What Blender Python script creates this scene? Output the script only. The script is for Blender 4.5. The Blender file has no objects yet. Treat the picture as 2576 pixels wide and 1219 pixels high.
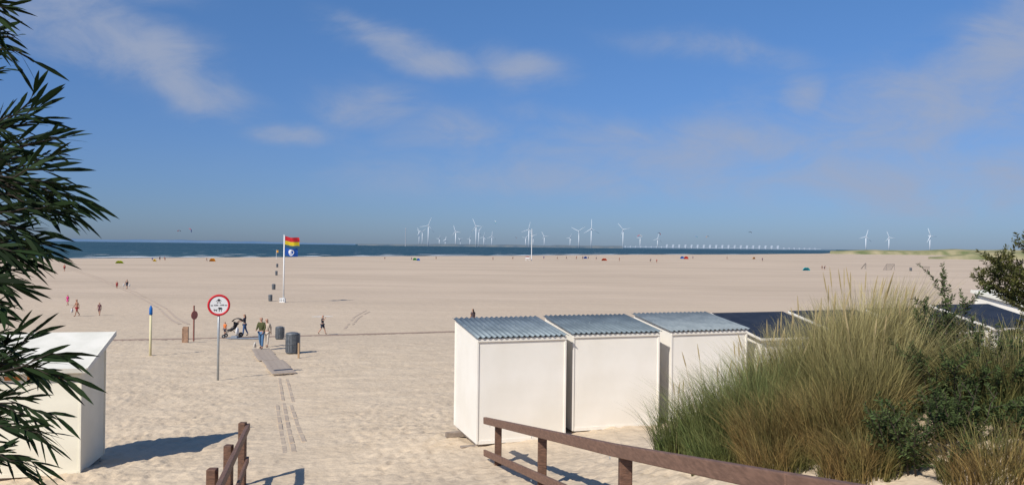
import bpy, bmesh, math, random
import numpy as np
from mathutils import Vector, Matrix
R=math.radians
rnd=random.Random(7); nr=np.random.RandomState(5)
scene=bpy.context.scene; col=scene.collection
FP=1950.0; CX=1288.0; CY=609.5; TH=R(.66); PT=R(.25)
CAM=Vector((0,0,8.8))
fwd=Vector((0,math.cos(PT),math.sin(PT))); up0=Vector((0,-math.sin(PT),math.cos(PT))); X0=Vector((1,0,0))
RT=X0*math.cos(TH)+up0*math.sin(TH); UP=-X0*math.sin(TH)+up0*math.cos(TH)
cd=bpy.data.cameras.new('camera'); cam=bpy.data.objects.new('camera',cd); col.objects.link(cam)
cam.matrix_world=Matrix(((RT.x,UP.x,-fwd.x,0),(RT.y,UP.y,-fwd.y,0),(RT.z,UP.z,-fwd.z,CAM.z),(0,0,0,1)))
cd.sensor_width=36; cd.lens=FP/2576*36; cd.clip_start=.05; cd.clip_end=90000
scene.camera=cam
scene.view_settings.view_transform='Standard'; scene.view_settings.look='None'; scene.view_settings.exposure=0

# ---------------------------------------------------------------- terrain
def h2(i,j,s): 
    v=np.sin(i*127.1+j*311.7+s*74.7)*43758.5453; return v-np.floor(v)
def vn(x,y,s=0):
    xi=np.floor(x);yi=np.floor(y);fx=x-xi;fy=y-yi; fx=fx*fx*(3-2*fx);fy=fy*fy*(3-2*fy)
    return (h2(xi,yi,s)*(1-fx)+h2(xi+1,yi,s)*fx)*(1-fy)+(h2(xi,yi+1,s)*(1-fx)+h2(xi+1,yi+1,s)*fx)*fy
YS=[-20,0,3,6,9,13.5,15.3,20,28,43,59,79,110,148,300]
ZS=[7.6,7.1,6.7,6.15,5.6,4.95,4.85,4.5,4.0,3.0,1.9,1.2,.85,.4,.3]
def shore(u): return np.interp(u,[-2,-.66,-.56,-.3,0,.3,.4,.47],[340,380,395,500,700,1170,1650,3200])
def sstep(a,b,x):
    t=np.clip((x-a)/(b-a),0,1); return t*t*(3-2*t)
def terr(x,y):
    x=np.asarray(x,dtype=float); y=np.asarray(y,dtype=float)
    z=np.interp(y,YS,ZS)
    z=z+.075*np.clip(x,-12,2)*np.clip((45-y)/25,0,1)*np.clip((y-2)/6,0,1)
    dx=np.minimum(x-7,0); 
    z=z+2.05*np.exp(-(dx**2/15.7+(y-9.5)**2/24.5))
    z=z+.2*(vn(x*.12,y*.12,6)-.5)*np.clip((y-30)/60,0,1)*np.clip((400-y)/200,.0,1)
    s=y-shore(x/np.maximum(y,1))
    z=z-.5*sstep(-90,0,s)-3*sstep(0,120,s)
    return z
def T(x,y): return float(terr(x,y))
def ray(px,py): return fwd*FP+RT*(px-CX)-UP*(py-CY)
def P(px,py,D):
    d=ray(px,py); return CAM+d*(D/d.y)
def G(px,py):
    d=ray(px,py); d=d/d.y
    y=5.0
    while y<4000:
        p=CAM+d*y
        if p.z<T(p.x,p.y): break
        y*=1.01
    a,b=y/1.01,y
    for _ in range(14):
        m=(a+b)/2; p=CAM+d*m
        if p.z<T(p.x,p.y): b=m
        else: a=m
    return CAM+d*b
# ---------------------------------------------------------------- materials
MATS={}
def pmat(name,c,c2=None,scale=6,rough=.75,bump=0,bscale=None,metal=0,spec=.3,stretch=None,island=0,trans=0,tip=None,tipz=(0,1)):
    if name in MATS: return MATS[name]
    m=bpy.data.materials.new(name); m.use_nodes=True; nt=m.node_tree; N=nt.nodes; L=nt.links
    b=N['Principled BSDF']; b.inputs['Roughness'].default_value=rough; b.inputs['Metallic'].default_value=metal
    b.inputs['Specular IOR Level'].default_value=spec
    tc=N.new('ShaderNodeTexCoord'); mp=N.new('ShaderNodeMapping'); L.new(tc.outputs['Object'],mp.inputs[0])
    if stretch: mp.inputs['Scale'].default_value=stretch
    nz=N.new('ShaderNodeTexNoise'); nz.inputs['Scale'].default_value=scale; nz.inputs['Detail'].default_value=5; L.new(mp.outputs[0],nz.inputs[0])
    if c2 is None: c2=tuple(k*.82 for k in c)
    mx=N.new('ShaderNodeMix'); mx.data_type='RGBA'; mx.inputs[6].default_value=(*c,1); mx.inputs[7].default_value=(*c2,1)
    rp=N.new('ShaderNodeMapRange'); rp.inputs[1].default_value=.35; rp.inputs[2].default_value=.65; L.new(nz.outputs[0],rp.inputs[0]); L.new(rp.outputs[0],mx.inputs[0])
    out=mx.outputs[2]
    if tip:
        sz=N.new('ShaderNodeSeparateXYZ'); L.new(tc.outputs['Object'],sz.inputs[0]); tr_=N.new('ShaderNodeMapRange'); tr_.inputs[1].default_value=tipz[0]; tr_.inputs[2].default_value=tipz[1]; L.new(sz.outputs[2],tr_.inputs[0])
        m3=N.new('ShaderNodeMix'); m3.data_type='RGBA'; L.new(tr_.outputs[0],m3.inputs[0]); L.new(out,m3.inputs[6]); m3.inputs[7].default_value=(*tip,1); out=m3.outputs[2]
    if island:
        g=N.new('ShaderNodeNewGeometry'); mr=N.new('ShaderNodeMapRange'); mr.inputs[3].default_value=1-island; mr.inputs[4].default_value=1+island
        L.new(g.outputs['Random Per Island'],mr.inputs[0]); hs=N.new('ShaderNodeHueSaturation'); L.new(mr.outputs[0],hs.inputs['Value']); L.new(out,hs.inputs['Color']); out=hs.outputs[0]
    L.new(out,b.inputs['Base Color'])
    if bump:
        n2=N.new('ShaderNodeTexNoise'); n2.inputs['Scale'].default_value=bscale or scale*3; n2.inputs['Detail'].default_value=4; L.new(mp.outputs[0],n2.inputs[0])
        bp=N.new('ShaderNodeBump'); bp.inputs['Strength'].default_value=bump; bp.inputs['Distance'].default_value=.02; L.new(n2.outputs[0],bp.inputs['Height']); L.new(bp.outputs[0],b.inputs['Normal'])
    if trans:
        tr=N.new('ShaderNodeBsdfTranslucent'); L.new(out,tr.inputs[0]); ms=N.new('ShaderNodeMixShader'); ms.inputs[0].default_value=trans
        L.new(b.outputs[0],ms.inputs[1]); L.new(tr.outputs[0],ms.inputs[2]); L.new(ms.outputs[0],N['Material Output'].inputs[0])
    MATS[name]=m; return m
def cmat(c,tag='cloth'):
    return pmat('%s_%02d_%02d_%02d'%(tag,int(c[0]*99),int(c[1]*99),int(c[2]*99)),c,None,9,.85,.2)
WHITE=pmat('white_paint',(.84,.80,.72),(.78,.735,.645),1.2,.6,.08,30)
CREAM=pmat('cream_paint',(.80,.76,.62),(.72,.68,.55),1.5,.6,.08,30)
ZINCS=[pmat('galvanised_zinc',(.25,.30,.32),(.17,.21,.23),3,.55,.1,20,.3,.35),pmat('dull_zinc',(.20,.245,.265),(.14,.175,.195),2.3,.6,.1,20,.3,.3),pmat('weathered_zinc',(.28,.32,.33),(.20,.235,.25),4,.6,.1,20,.25,.3)]
BITUM=pmat('roofing_felt',(.020,.028,.045),(.032,.040,.058),4,.7,.2,40,0,.15)
ROOFW=pmat('pale_roof_felt',(.78,.75,.66),(.68,.66,.57),2.5,.8,.1,20,0,.1)
RUST=pmat('brown_batten',(.45,.27,.14),(.30,.19,.11),3,.8)
WOOD=pmat('railing_wood',(.18,.095,.06),(.10,.055,.037),4,.65,.4,10,stretch=(3,3,12))
WOODX=pmat('railing_plank',(.225,.13,.09),(.15,.086,.06),3,.65,.3,10,stretch=(14,2,14))
GWOOD=pmat('weathered_wood',(.33,.27,.22),(.20,.16,.13),6,.85,.4,20)
GALV=pmat('galvanised_post',(.42,.44,.44),(.34,.36,.36),8,.45,0,None,.4,.5)
BINM=pmat('bin_metal',(.10,.115,.13),(.16,.17,.18),7,.55,.2,20,.2)
RED=pmat('sign_red',(.62,.02,.03),(.52,.02,.03),5,.5); SWH=pmat('sign_white',(.78,.78,.76),(.72,.72,.70),5,.5); BLK=pmat('sign_black',(.015,.015,.015),(.025,.025,.025),5,.5)
TURB=pmat('turbine_hazed_white',(.72,.76,.80),(.68,.72,.76),1,.5)  # white with distance haze mixed into the base colour
SKIN=pmat('skin',(.50,.29,.20),(.44,.25,.17),9,.6); TAN=pmat('tanned_skin',(.36,.18,.11),(.32,.16,.10),9,.6)
# ---------------------------------------------------------------- mesh helpers
def link(name,me,parent=None,m=None,smooth=False):
    o=bpy.data.objects.new(name,me); col.objects.link(o)
    if m and me is not None: me.materials.append(m)
    if parent: o.parent=parent
    if smooth: me.polygons.foreach_set('use_smooth',[True]*len(me.polygons))
    return o
def fast(name,V,F,starts=None,parent=None,m=None,smooth=False):
    V=np.asarray(V,dtype=np.float32).reshape(-1,3); me=bpy.data.meshes.new(name)
    F=np.asarray(F,dtype=np.int32).ravel()
    if starts is None: starts=np.arange(0,len(F),4,dtype=np.int32)
    me.vertices.add(len(V)); me.vertices.foreach_set('co',V.ravel()); me.loops.add(len(F)); me.loops.foreach_set('vertex_index',F)
    me.polygons.add(len(starts)); me.polygons.foreach_set('loop_start',np.asarray(starts,dtype=np.int32)); me.update(calc_edges=True)
    return link(name,me,parent,m,smooth)
class MB:
    def __init__(s): s.v=[]; s.f=[]
    def box(s,c,sz,M=None):
        n=len(s.v); c=Vector(c)
        for i in (-.5,.5):
            for j in (-.5,.5):
                for k in (-.5,.5):
                    p=Vector((i*sz[0],j*sz[1],k*sz[2]))
                    if M is not None: p=M@p
                    s.v.append(c+p)
        for f in ((0,1,3,2),(4,6,7,5),(0,4,5,1),(2,3,7,6),(0,2,6,4),(1,5,7,3)): s.f.append([n+a for a in f])
        return s
    def beam(s,a,b,w,h):
        a=Vector(a);b=Vector(b); d=(b-a); L=d.length; d.normalize(); sd=d.cross(Vector((0,0,1))).normalized(); u=sd.cross(d)
        M=Matrix(((sd.x,d.x,u.x),(sd.y,d.y,u.y),(sd.z,d.z,u.z))); return s.box((a+b)/2,(w,L,h),M)
    def path(s,pts,rs,n=8,sy=1):
        pts=[Vector(p) for p in pts]; base=len(s.v)
        for i,p in enumerate(pts):
            d=(pts[min(i+1,len(pts)-1)]-pts[max(i-1,0)]).normalized()
            a=d.cross(Vector((0,0,1)) if abs(d.z)<.9 else Vector((1,0,0))).normalized(); b=d.cross(a)
            for k in range(n):
                t=2*math.pi*k/n; s.v.append(p+(a*math.cos(t)+b*math.sin(t)*sy)*rs[i])
        for i in range(len(pts)-1):
            for k in range(n):
                s.f.append([base+i*n+k,base+i*n+(k+1)%n,base+(i+1)*n+(k+1)%n,base+(i+1)*n+k])
        s.f.append([base+k for k in range(n)][::-1]); s.f.append([base+(len(pts)-1)*n+k for k in range(n)]); return s
    def tube(s,a,b,r0,r1=None,n=10): return s.path([a,b],[r0,r0 if r1 is None else r1],n)
    def prism(s,pts,y0,y1):
        n=len(s.v); k=len(pts)
        for y in (y0,y1):
            for p in pts: s.v.append(Vector((p[0],y,p[1])))
        s.f.append([n+i for i in range(k)]); s.f.append([n+k+i for i in range(k)][::-1])
        for i in range(k): s.f.append([n+i,n+k+i,n+k+(i+1)%k,n+(i+1)%k])
        return s
    def quad(s,*p):
        n=len(s.v); s.v+= [Vector(q) for q in p]; s.f.append(list(range(n,n+len(p)))); return s
    def build(s,name,m,parent=None,smooth=False,bevel=0):
        me=bpy.data.meshes.new(name); me.from_pydata([tuple(v) for v in s.v],[],s.f); me.update()
        bm=bmesh.new(); bm.from_mesh(me); bmesh.ops.recalc_face_normals(bm,faces=bm.faces); bm.to_mesh(me); bm.free()
        o=link(name,me,parent,m,smooth)
        if bevel:
            b=o.modifiers.new('bevel','BEVEL'); b.width=bevel; b.segments=2; b.limit_method='ANGLE'
        return o
def empty(name,loc,rz=0,label=None,cat=None,group=None):
    o=bpy.data.objects.new(name,None); col.objects.link(o); o.location=loc; o.rotation_euler=(0,0,rz); o.empty_display_size=.2
    if label: o['label']=label; o['category']=cat
    if group: o['group']=group
    return o
def tag(o,label,cat,group=None):
    o['label']=label; o['category']=cat
    if group: o['group']=group
    return o
def struct(o,kind='structure'): o['kind']=kind; return o
def gz(p,dz=0): return Vector((p.x,p.y,T(p.x,p.y)+dz))
# ---------------------------------------------------------------- people
def skin_mesh(V,E,rr,sub=1):
    me=bpy.data.meshes.new('figure'); me.from_pydata(V,E,[]); o=bpy.data.objects.new('figure_tmp',me); col.objects.link(o)
    md=o.modifiers.new('s','SKIN'); md.use_smooth_shade=True
    for i,r in enumerate(rr):
        d=me.skin_vertices[0].data[i]; d.radius=r if isinstance(r,tuple) else (r,r); d.use_root=(i==0)
    if sub: s2=o.modifiers.new('u','SUBSURF'); s2.levels=sub; s2.render_levels=sub
    bpy.context.view_layer.update()
    dg=bpy.context.evaluated_depsgraph_get(); nm=bpy.data.meshes.new_from_object(o.evaluated_get(dg))
    bpy.data.objects.remove(o); return nm
CACHE={}
def dv(p,a): p=R(p);a=R(a); return Vector((math.sin(a),math.sin(p)*math.cos(a),-math.cos(p)*math.cos(a)))
def joints(legL=8,kneeL=5,legR=-10,kneeR=15,armL=(10,8,15),armR=(-8,8,20),lean=0,**k):
    J={}; J['pel']=Vector((0,0,.93)); ln=R(lean)
    def tor(z,y=0): return J['pel']+Vector((0,math.sin(ln)*z+y,math.cos(ln)*z))
    J['waist']=tor(.15); J['chest']=tor(.36,.01); J['nb']=tor(.52); J['neck']=tor(.60,.01); J['h1']=tor(.66,.025); J['h2']=tor(.74,.02); J['h3']=tor(.79,.01)
    for s,nm,lg,kn,ar in ((-1,'L',legL,kneeL,armL),(1,'R',legR,kneeR,armR)):
        hip=J['pel']+Vector((s*.09,0,-.05)); J['hip'+nm]=hip
        kne=hip+dv(lg,s*2)*.42; ank=kne+dv(lg-kn,s*1)*.40; J['knee'+nm]=kne; J['ank'+nm]=ank; f=R(lg-kn); J['toe'+nm]=ank+Vector((0,.15*math.cos(f)+.02,-.045+.10*math.sin(f)))
        sh=J['nb']+Vector((s*.17,0,-.05)); J['sh'+nm]=sh; el=sh+dv(ar[0],s*ar[1])*.28; J['el'+nm]=el
        wr=el+dv(ar[0]+ar[2],s*(ar[1]-(ar[3] if len(ar)>3 else 6)))*.25; J['wr'+nm]=wr; J['hd'+nm]=wr+(wr-el).normalized()*.075
    mz=min(J['ankL'].z,J['ankR'].z,J['toeL'].z+.02,J['toeR'].z+.02)-.06
    for q in J: J[q]=J[q]-Vector((0,0,mz))
    return J
def person(label,loc,rz,h,pose,top=None,topk='tee',bot=None,botk='jeans',hair=(.04,.025,.015),hairk='short',skin=None,shoes=(.03,.03,.03),detail=1,group=None,cat='person'):
    root=empty('person',loc,rz,label,cat,group); sc=h/1.78; root.scale=(sc,sc,sc)
    J=joints(**pose); pk=str(sorted(pose.items()))
    def part(name,key,V,rr,E,m,sub=1,parent=root):
        ck=(key,pk,detail)
        if ck not in CACHE: CACHE[ck]=skin_mesh([tuple(v) for v in V],E,rr,sub if detail else 0)
        me=CACHE[ck].copy(); me.materials.clear(); me.materials.append(m)
        return link(name,me,parent)
    sk=skin or SKIN
    V=[];rr=[];E=[];ix={}
    def add(n,v,r,prev=None):
        ix[n]=len(V); V.append(v); rr.append(r)
        if prev: E.append((ix[prev],ix[n]))
    add('pel',J['pel'],(.14,.10)); add('waist',J['waist'],(.125,.09),'pel'); add('chest',J['chest'],(.15,.105),'waist'); add('nb',J['nb'],(.08,.07),'chest'); add('neck',J['neck'],.05,'nb')
    add('h1',J['h1'],(.068,.075),'neck'); add('h2',J['h2'],(.078,.09),'h1'); add('h3',J['h3'],(.06,.07),'h2')
    if detail: add('nose',J['h1']+Vector((0,.10,.03)),.014,'h1')
    for s,n in ((-1,'L'),(1,'R')):
        if detail: add('ear'+n,J['h1']+Vector((s*.085,.0,.04)),.014,'h1')
        add('sh'+n,J['sh'+n],.056,'chest'); add('el'+n,J['el'+n],.042,'sh'+n); add('wr'+n,J['wr'+n],.028,'el'+n); add('hd'+n,J['hd'+n],(.036,.022),'wr'+n)
        if detail:
            d=(J['wr'+n]-J['el'+n]).normalized(); sd=Vector((0,1,0)) if abs(d.y)<.8 else Vector((0,0,1)); sd=(sd-d*sd.dot(d)).normalized()
            for k,(o_,l) in enumerate(((-.027,.06),(-.009,.075),(.009,.08),(.027,.07))):
                m1=J['hd'+n]+sd*o_+d*l*.55; add('f%d%s'%(k,n),m1,.010,'hd'+n); add('g%d%s'%(k,n),m1+d*l*.4+Vector((-s*.02,0,0)),.008,'f%d%s'%(k,n))
            add('t'+n,J['wr'+n]+sd*.045+d*.05,.011,'wr'+n)
        add('hip'+n,J['hip'+n],.088,'pel'); add('kn'+n,J['knee'+n],.058,'hip'+n); add('cf'+n,J['knee'+n].lerp(J['ank'+n],.35),.055,'kn'+n); add('an'+n,J['ank'+n],.038,'cf'+n); add('to'+n,J['toe'+n],(.038,.025),'an'+n)
    part('body','body'+str(sk.name),V,rr,E,sk)
    if top:
        m=cmat(top); V=[J['pel']+Vector((0,0,.02)),J['waist'],J['chest'],J['nb']-Vector((0,0,.01))]; rr=[(.155,.12),(.145,.11),(.168,.125),(.09,.08)]; E=[(0,1),(1,2),(2,3)]
        for n in 'LR':
            a=len(V); V.append(J['sh'+n]); rr.append(.072); E.append((2,a))
            if topk=='long': V+=[J['el'+n],J['wr'+n]]; rr+=[.058,.043]; E+=[(a,a+1),(a+1,a+2)]
            elif topk!='vest': V.append(J['sh'+n].lerp(J['el'+n],.6)); rr.append(.062); E.append((a,a+1))
        part('jumper' if topk=='long' else ('dress' if topk=='dress' else 'shirt'),'top'+topk,V,rr,E,m)
        if topk=='dress':
            k=(J['kneeL']+J['kneeR'])/2; part('skirt','skirt',[J['waist'],J['pel'],k+Vector((0,0,.06))],[(.13,.1),(.17,.13),(.24,.2)],[(0,1),(1,2)],m)
    if bot:
        m=cmat(bot); V=[J['pel']+Vector((0,0,.03))]; rr=[(.155,.118)]; E=[]
        for n in 'LR':
            a=len(V); V.append(J['hip'+n]); rr.append(.102); E.append((0,a))
            if botk=='jeans': V+=[J['knee'+n],J['knee'+n].lerp(J['ank'+n],.9)]; rr+=[.073,.062]; E+=[(a,a+1),(a+1,a+2)]
            else: V.append(J['hip'+n].lerp(J['knee'+n],.8)); rr.append(.09); E.append((a,a+1))
        part('trousers' if botk=='jeans' else 'shorts','bot'+botk,V,rr,E,m)
    if hair:
        V=[J['h2']+Vector((0,-.012,.035)),J['h1']+Vector((0,-.045,.03))]; rr=[(.086,.092),(.07,.06)]; E=[(0,1)]
        if hairk=='long': V+=[J['neck']+Vector((0,-.07,-.02)),J['nb']+Vector((0,-.09,-.10))]; rr+=[.07,.05]; E+=[(1,2),(2,3)]
        part('hair','hair'+hairk,V,rr,E,cmat(hair,'hair'))
    if detail:
        for n in 'LR': part('shoe','shoe'+n,[J['ank'+n],J['ank'+n]+(J['toe'+n]-J['ank'+n])*.3-Vector((0,0,.02)),J['toe'+n]],[(.046,.05),(.045,.05),(.045,.034)],[(0,1),(1,2)],cmat(shoes,'shoe'))
        for s in (-1,1):
            MB().path([J['h1']+Vector((s*.03,.086,.05)),J['h1']+Vector((s*.03,.097,.05))],[.009,.009],6).build('eye',BLK,root)
    return root
def hpx(p,px): return px*p.y/FP
WALK=dict(legL=20,kneeL=8,legR=-18,kneeR=18,armL=(-18,8,15),armR=(18,8,20))
STAND=dict(legL=3,kneeL=3,legR=-3,kneeR=3,armL=(4,9,12),armR=(4,9,12))
PUSH=dict(legL=10,kneeL=8,legR=-12,kneeR=14,armL=(35,4,45),armR=(35,4,45))
CARRY=dict(legL=22,kneeL=10,legR=-16,kneeR=22,armL=(-10,8,15),armR=(60,35,95,70))
ARMSF=dict(legL=12,kneeL=6,legR=-10,kneeR=14,armL=(12,12,30,20),armR=(12,10,60,20))
BENT=dict(legL=14,kneeL=20,legR=4,kneeR=18,armL=(55,6,20),armR=(50,6,15),lean=28)

p=G(657,880); person('person in olive green jumper and blue jeans walking up the plank walkway',gz(p,.06),R(175),hpx(p,81),ARMSF,(.085,.09,.035),'long',(.10,.20,.34),'jeans',(.03,.02,.015),'short',shoes=(.05,.05,.06))
q=G(671,872); person('person in cream jacket walking just behind the one in the olive jumper',gz(q),R(178),hpx(q,74),WALK,(.60,.50,.38),'long',(.55,.48,.40),'jeans',(.16,.08,.04),'long')
p=G(615,846); person('person in dark top and blue jeans standing behind the black pushchair',gz(p,.05),R(100),hpx(p,56),PUSH,(.03,.035,.06),'tee',(.06,.12,.26),'jeans',(.05,.03,.02),'long')
p=G(566,849); person('small child in orange shirt standing beside the black pushchair',gz(p,.05),R(160),hpx(p,39),STAND,(.75,.20,.05),'tee',(.08,.08,.10),'shorts',(.10,.05,.03),'short')
p=G(811,842); pc=gz(p,.05); hb=hpx(p,50); person('person in dark clothes carrying a long board over the shoulder',pc,R(-95),hb,CARRY,(.03,.035,.05),'tee',(.04,.05,.08),'shorts',(.05,.03,.02),'short',shoes=(.04,.04,.04))
b=MB(); a0=pc+Vector((-.55*hb,-.05,.88*hb)); b0=pc+Vector((.52*hb,.1,.90*hb)); b.path([a0,a0.lerp(b0,.15),a0.lerp(b0,.85),b0],[.02,.07,.07,.02],8,.35)
tag(b.build('board',pmat('board_white',(.7,.7,.68))),'long pale board resting on the shoulder of the walking person in dark clothes','board')
p=Vector(((1192-1288)/FP*66,66,0)); person('person with dark hair whose head shows above the first zinc roofed hut',gz(p),R(40),1.80,STAND,(.12,.09,.09),'tee',(.05,.06,.09),'jeans',(.03,.02,.015),'long')
p=G(193,795); pm=gz(p); person('bare chested person in red shorts carrying a white bag on the left of the beach',pm,R(150),hpx(p,44),WALK,None,'tee',(.35,.03,.04),'shorts',(.05,.03,.02),'short',TAN,(.3,.15,.1))
p=G(170,768); person('person in a bright pink dress at the far left of the beach',gz(p),R(170),hpx(p,28),WALK,(.60,.03,.22),'dress',None,'jeans',(.06,.03,.02),'long')
p=G(250,793); person('person in a dark patterned dress walking right of the bare chested one',gz(p),R(190),hpx(p,34),WALK,(.16,.07,.08),'dress',None,'jeans',(.08,.04,.02),'long')
p=G(294,725); person('small person in red walking left of the one with white bags',gz(p),R(200),hpx(p,19),WALK,(.40,.04,.04),'tee',(.35,.04,.05),'shorts',detail=0)
p=G(319,726); pd=gz(p); person('person in dark clothes walking with white bags in both hands',pd,R(175),hpx(p,24),WALK,(.04,.045,.06),'tee',(.08,.08,.10),'shorts',detail=0)
p=G(162,682); person('tiny person in red at the left edge close to the willow leaves',gz(p),R(175),hpx(p,18),WALK,(.38,.05,.05),'tee',(.12,.05,.05),'shorts',detail=0)
def bag(loc,s,label,c=(.75,.74,.72)):
    m=MB(); m.path([Vector((0,0,0)),Vector((0,0,.08*s)),Vector((0,0,.28*s)),Vector((0,0,.36*s))],[.06*s,.14*s,.12*s,.03*s],10,.5); o=m.build('bag',cmat(c,'bag'),None,True); o.location=loc; tag(o,label,'bag')
bag(pm+Vector((-.42,-.1,.35)),1.2,'white bag hanging from the hand of the bare chested person')
bag(pd+Vector((-.5,-.1,.4)),1.5,'white bag in the left of the two hands of the distant walker'); bag(pd+Vector((.5,-.1,.4)),1.5,'white bag in the right of the two hands of the distant walker')
# far beachgoers
DK=(.03,.035,.05)
far=[(383,656,10,(.08,.15,.4),'in blue beside the yellow shelter, leftmost by the water'),(402,655,11,DK,'in dark clothes left of the flagpole, near the water'),(415,655,10,(.35,.06,.05),'in red left of the flagpole, near the water'),
(520,657,11,(.5,.35,.25),'standing at the left of the small orange tent'),(968,653,8,DK,'in dark clothes alone midway between flagpole and white mast'),(1035,654,8,(.05,.05,.3),'left of the green beach shelter'),(1097,652,8,DK,'in dark clothes right of the green beach shelter'),
(1240,654,9,(.3,.05,.05),'in red on the shore left of the tall white mast'),(1290,653,8,DK,'in dark clothes close left of the lifeguard cabin'),(1368,652,9,(.08,.1,.3),'in blue just right of the tall white mast'),(1402,652,8,(.4,.3,.25),'in pale clothes right of the tall white mast'),(1425,652,9,DK,'in dark clothes, second in the group right of the mast'),
(1450,652,9,(.3,.08,.06),'in red amid the group right of the mast'),(1466,653,10,DK,'in dark clothes amid the group right of the mast'),(1480,652,9,(.1,.2,.35),'in blue at the right of the group by the mast'),(1500,653,10,(.5,.5,.5),'in white left of the red beach windbreak'),
(1558,657,10,(.35,.06,.05),'in red right of the red beach windbreak'),(1636,659,10,DK,'in dark clothes, left of two figures below the turbines'),(1652,661,10,(.5,.1,.08),'in red, right of two figures below the turbines'),(1743,651,8,(.1,.1,.3),'in blue behind the small red and blue tents'),
(1829,652,8,DK,'in dark clothes in front of the sea barrier'),(1918,657,10,(.04,.05,.16),'in navy in front of the right part of the sea barrier'),(2068,678,11,DK,'in dark clothes, left of a pair beyond the turquoise tent'),(2074,678,11,(.25,.12,.1),'in brown, right of a pair beyond the turquoise tent')]
for i,(x,y,h,c,t) in enumerate(far):
    p=G(x,y); person('tiny person '+t,gz(p),R(40*i),hpx(p,h),(WALK,STAND,BENT)[i%3] if h>9 else WALK,c,'tee',(.05,.06,.12) if i%2 else (.2,.1,.08),'shorts',detail=0,group='people far away along the shore')
# dog
p=G(641,879); dg=empty('dog',gz(p),R(-120),'small white dog beside the legs of the person in the olive jumper','dog')
V=[(0,-.02,.30),(0,-.2,.31),(0,.17,.30),(0,.27,.38),(0,.33,.45),(0,.43,.43),(0,-.28,.36),(0,-.33,.46)]; rr=[.075,.08,.095,.06,.065,.03,.02,.015]; E=[(0,1),(0,2),(2,3),(3,4),(4,5),(1,6),(6,7)]
for s in (-1,1):
    a=len(V); V+=[(s*.06,.17,.2),(s*.06,.15,.12),(s*.06,.17,.02)]; rr+=[.035,.024,.024]; E+=[(2,a),(a,a+1),(a+1,a+2)]
    a=len(V); V+=[(s*.06,-.17,.2),(s*.06,-.25,.12),(s*.06,-.21,.02)]; rr+=[.045,.024,.024]; E+=[(1,a),(a,a+1),(a+1,a+2)]
    a=len(V); V+=[(s*.05,.32,.53)]; rr+=[.018]; E+=[(4,a)]
link('body',skin_mesh(V,E,rr,1),dg,pmat('dog_fur',(.60,.57,.51),(.45,.42,.38),20,.9))
dg.scale=(.85,.85,.85); dg.rotation_euler=(0,0,R(-160))
# pushchair
p=G(585,850); st=empty('pushchair',gz(p,.04),R(95),'black pushchair standing between the child in orange and the adult in jeans','pushchair')
def st_all():
    F=MB(); bm_=pmat('pram_frame',(.03,.03,.035))
    for s in (-.24,.24):
        F.tube((s,-.45,1.02),(s,.42,.18),.014); F.tube((s,.05,.55),(s,-.38,.14),.014)
    F.tube((-.24,-.45,1.02),(.24,-.45,1.02),.018); F.build('frame',bm_,st)
    S=MB(); S.path([(0,.28,.42),(0,.1,.42),(0,-.1,.55),(0,-.2,.85)],[.12,.2,.2,.17],10,.4); S.build('seat',cmat((.03,.03,.035)),st,True)
    H=MB(); pts=[(0,-.25+.33*math.sin(t)-.02,.75+.33*math.cos(t)) for t in [R(a) for a in range(-60,75,15)]]; H.path(pts,[.2]*len(pts),10,.12); H.build('hood',cmat((.02,.02,.025)),st,True)
    for s in (-.27,.27):
        for y,r in ((.42,.10),(-.38,.14)):
            W=MB(); W.tube((s-.02,y,r),(s+.02,y,r),r,None,16); w=W.build('wheel',bm_,st,False); 
            H=MB(); H.tube((s-.025,y,r),(s+.025,y,r),r*.4,None,10); H.build('hub',GALV,w)
st_all(); st.scale=(1.2,)*3
bag(gz(p)+Vector((.45,-.4,.25)),1.5,'white bag hanging at the side of the black pushchair')
p=G(612,853); m=MB(); m.box((0,0,.04),(2.2,.4,.03)); m.box((-.6,.05,.12),(.4,.28,.13)); o=m.build('beach_blanket',cmat((.26,.29,.33)),None,False,.01); o.location=gz(p,.03); tag(o,'greyish blanket and bundle on the sand below the pushchair','blanket')
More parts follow.
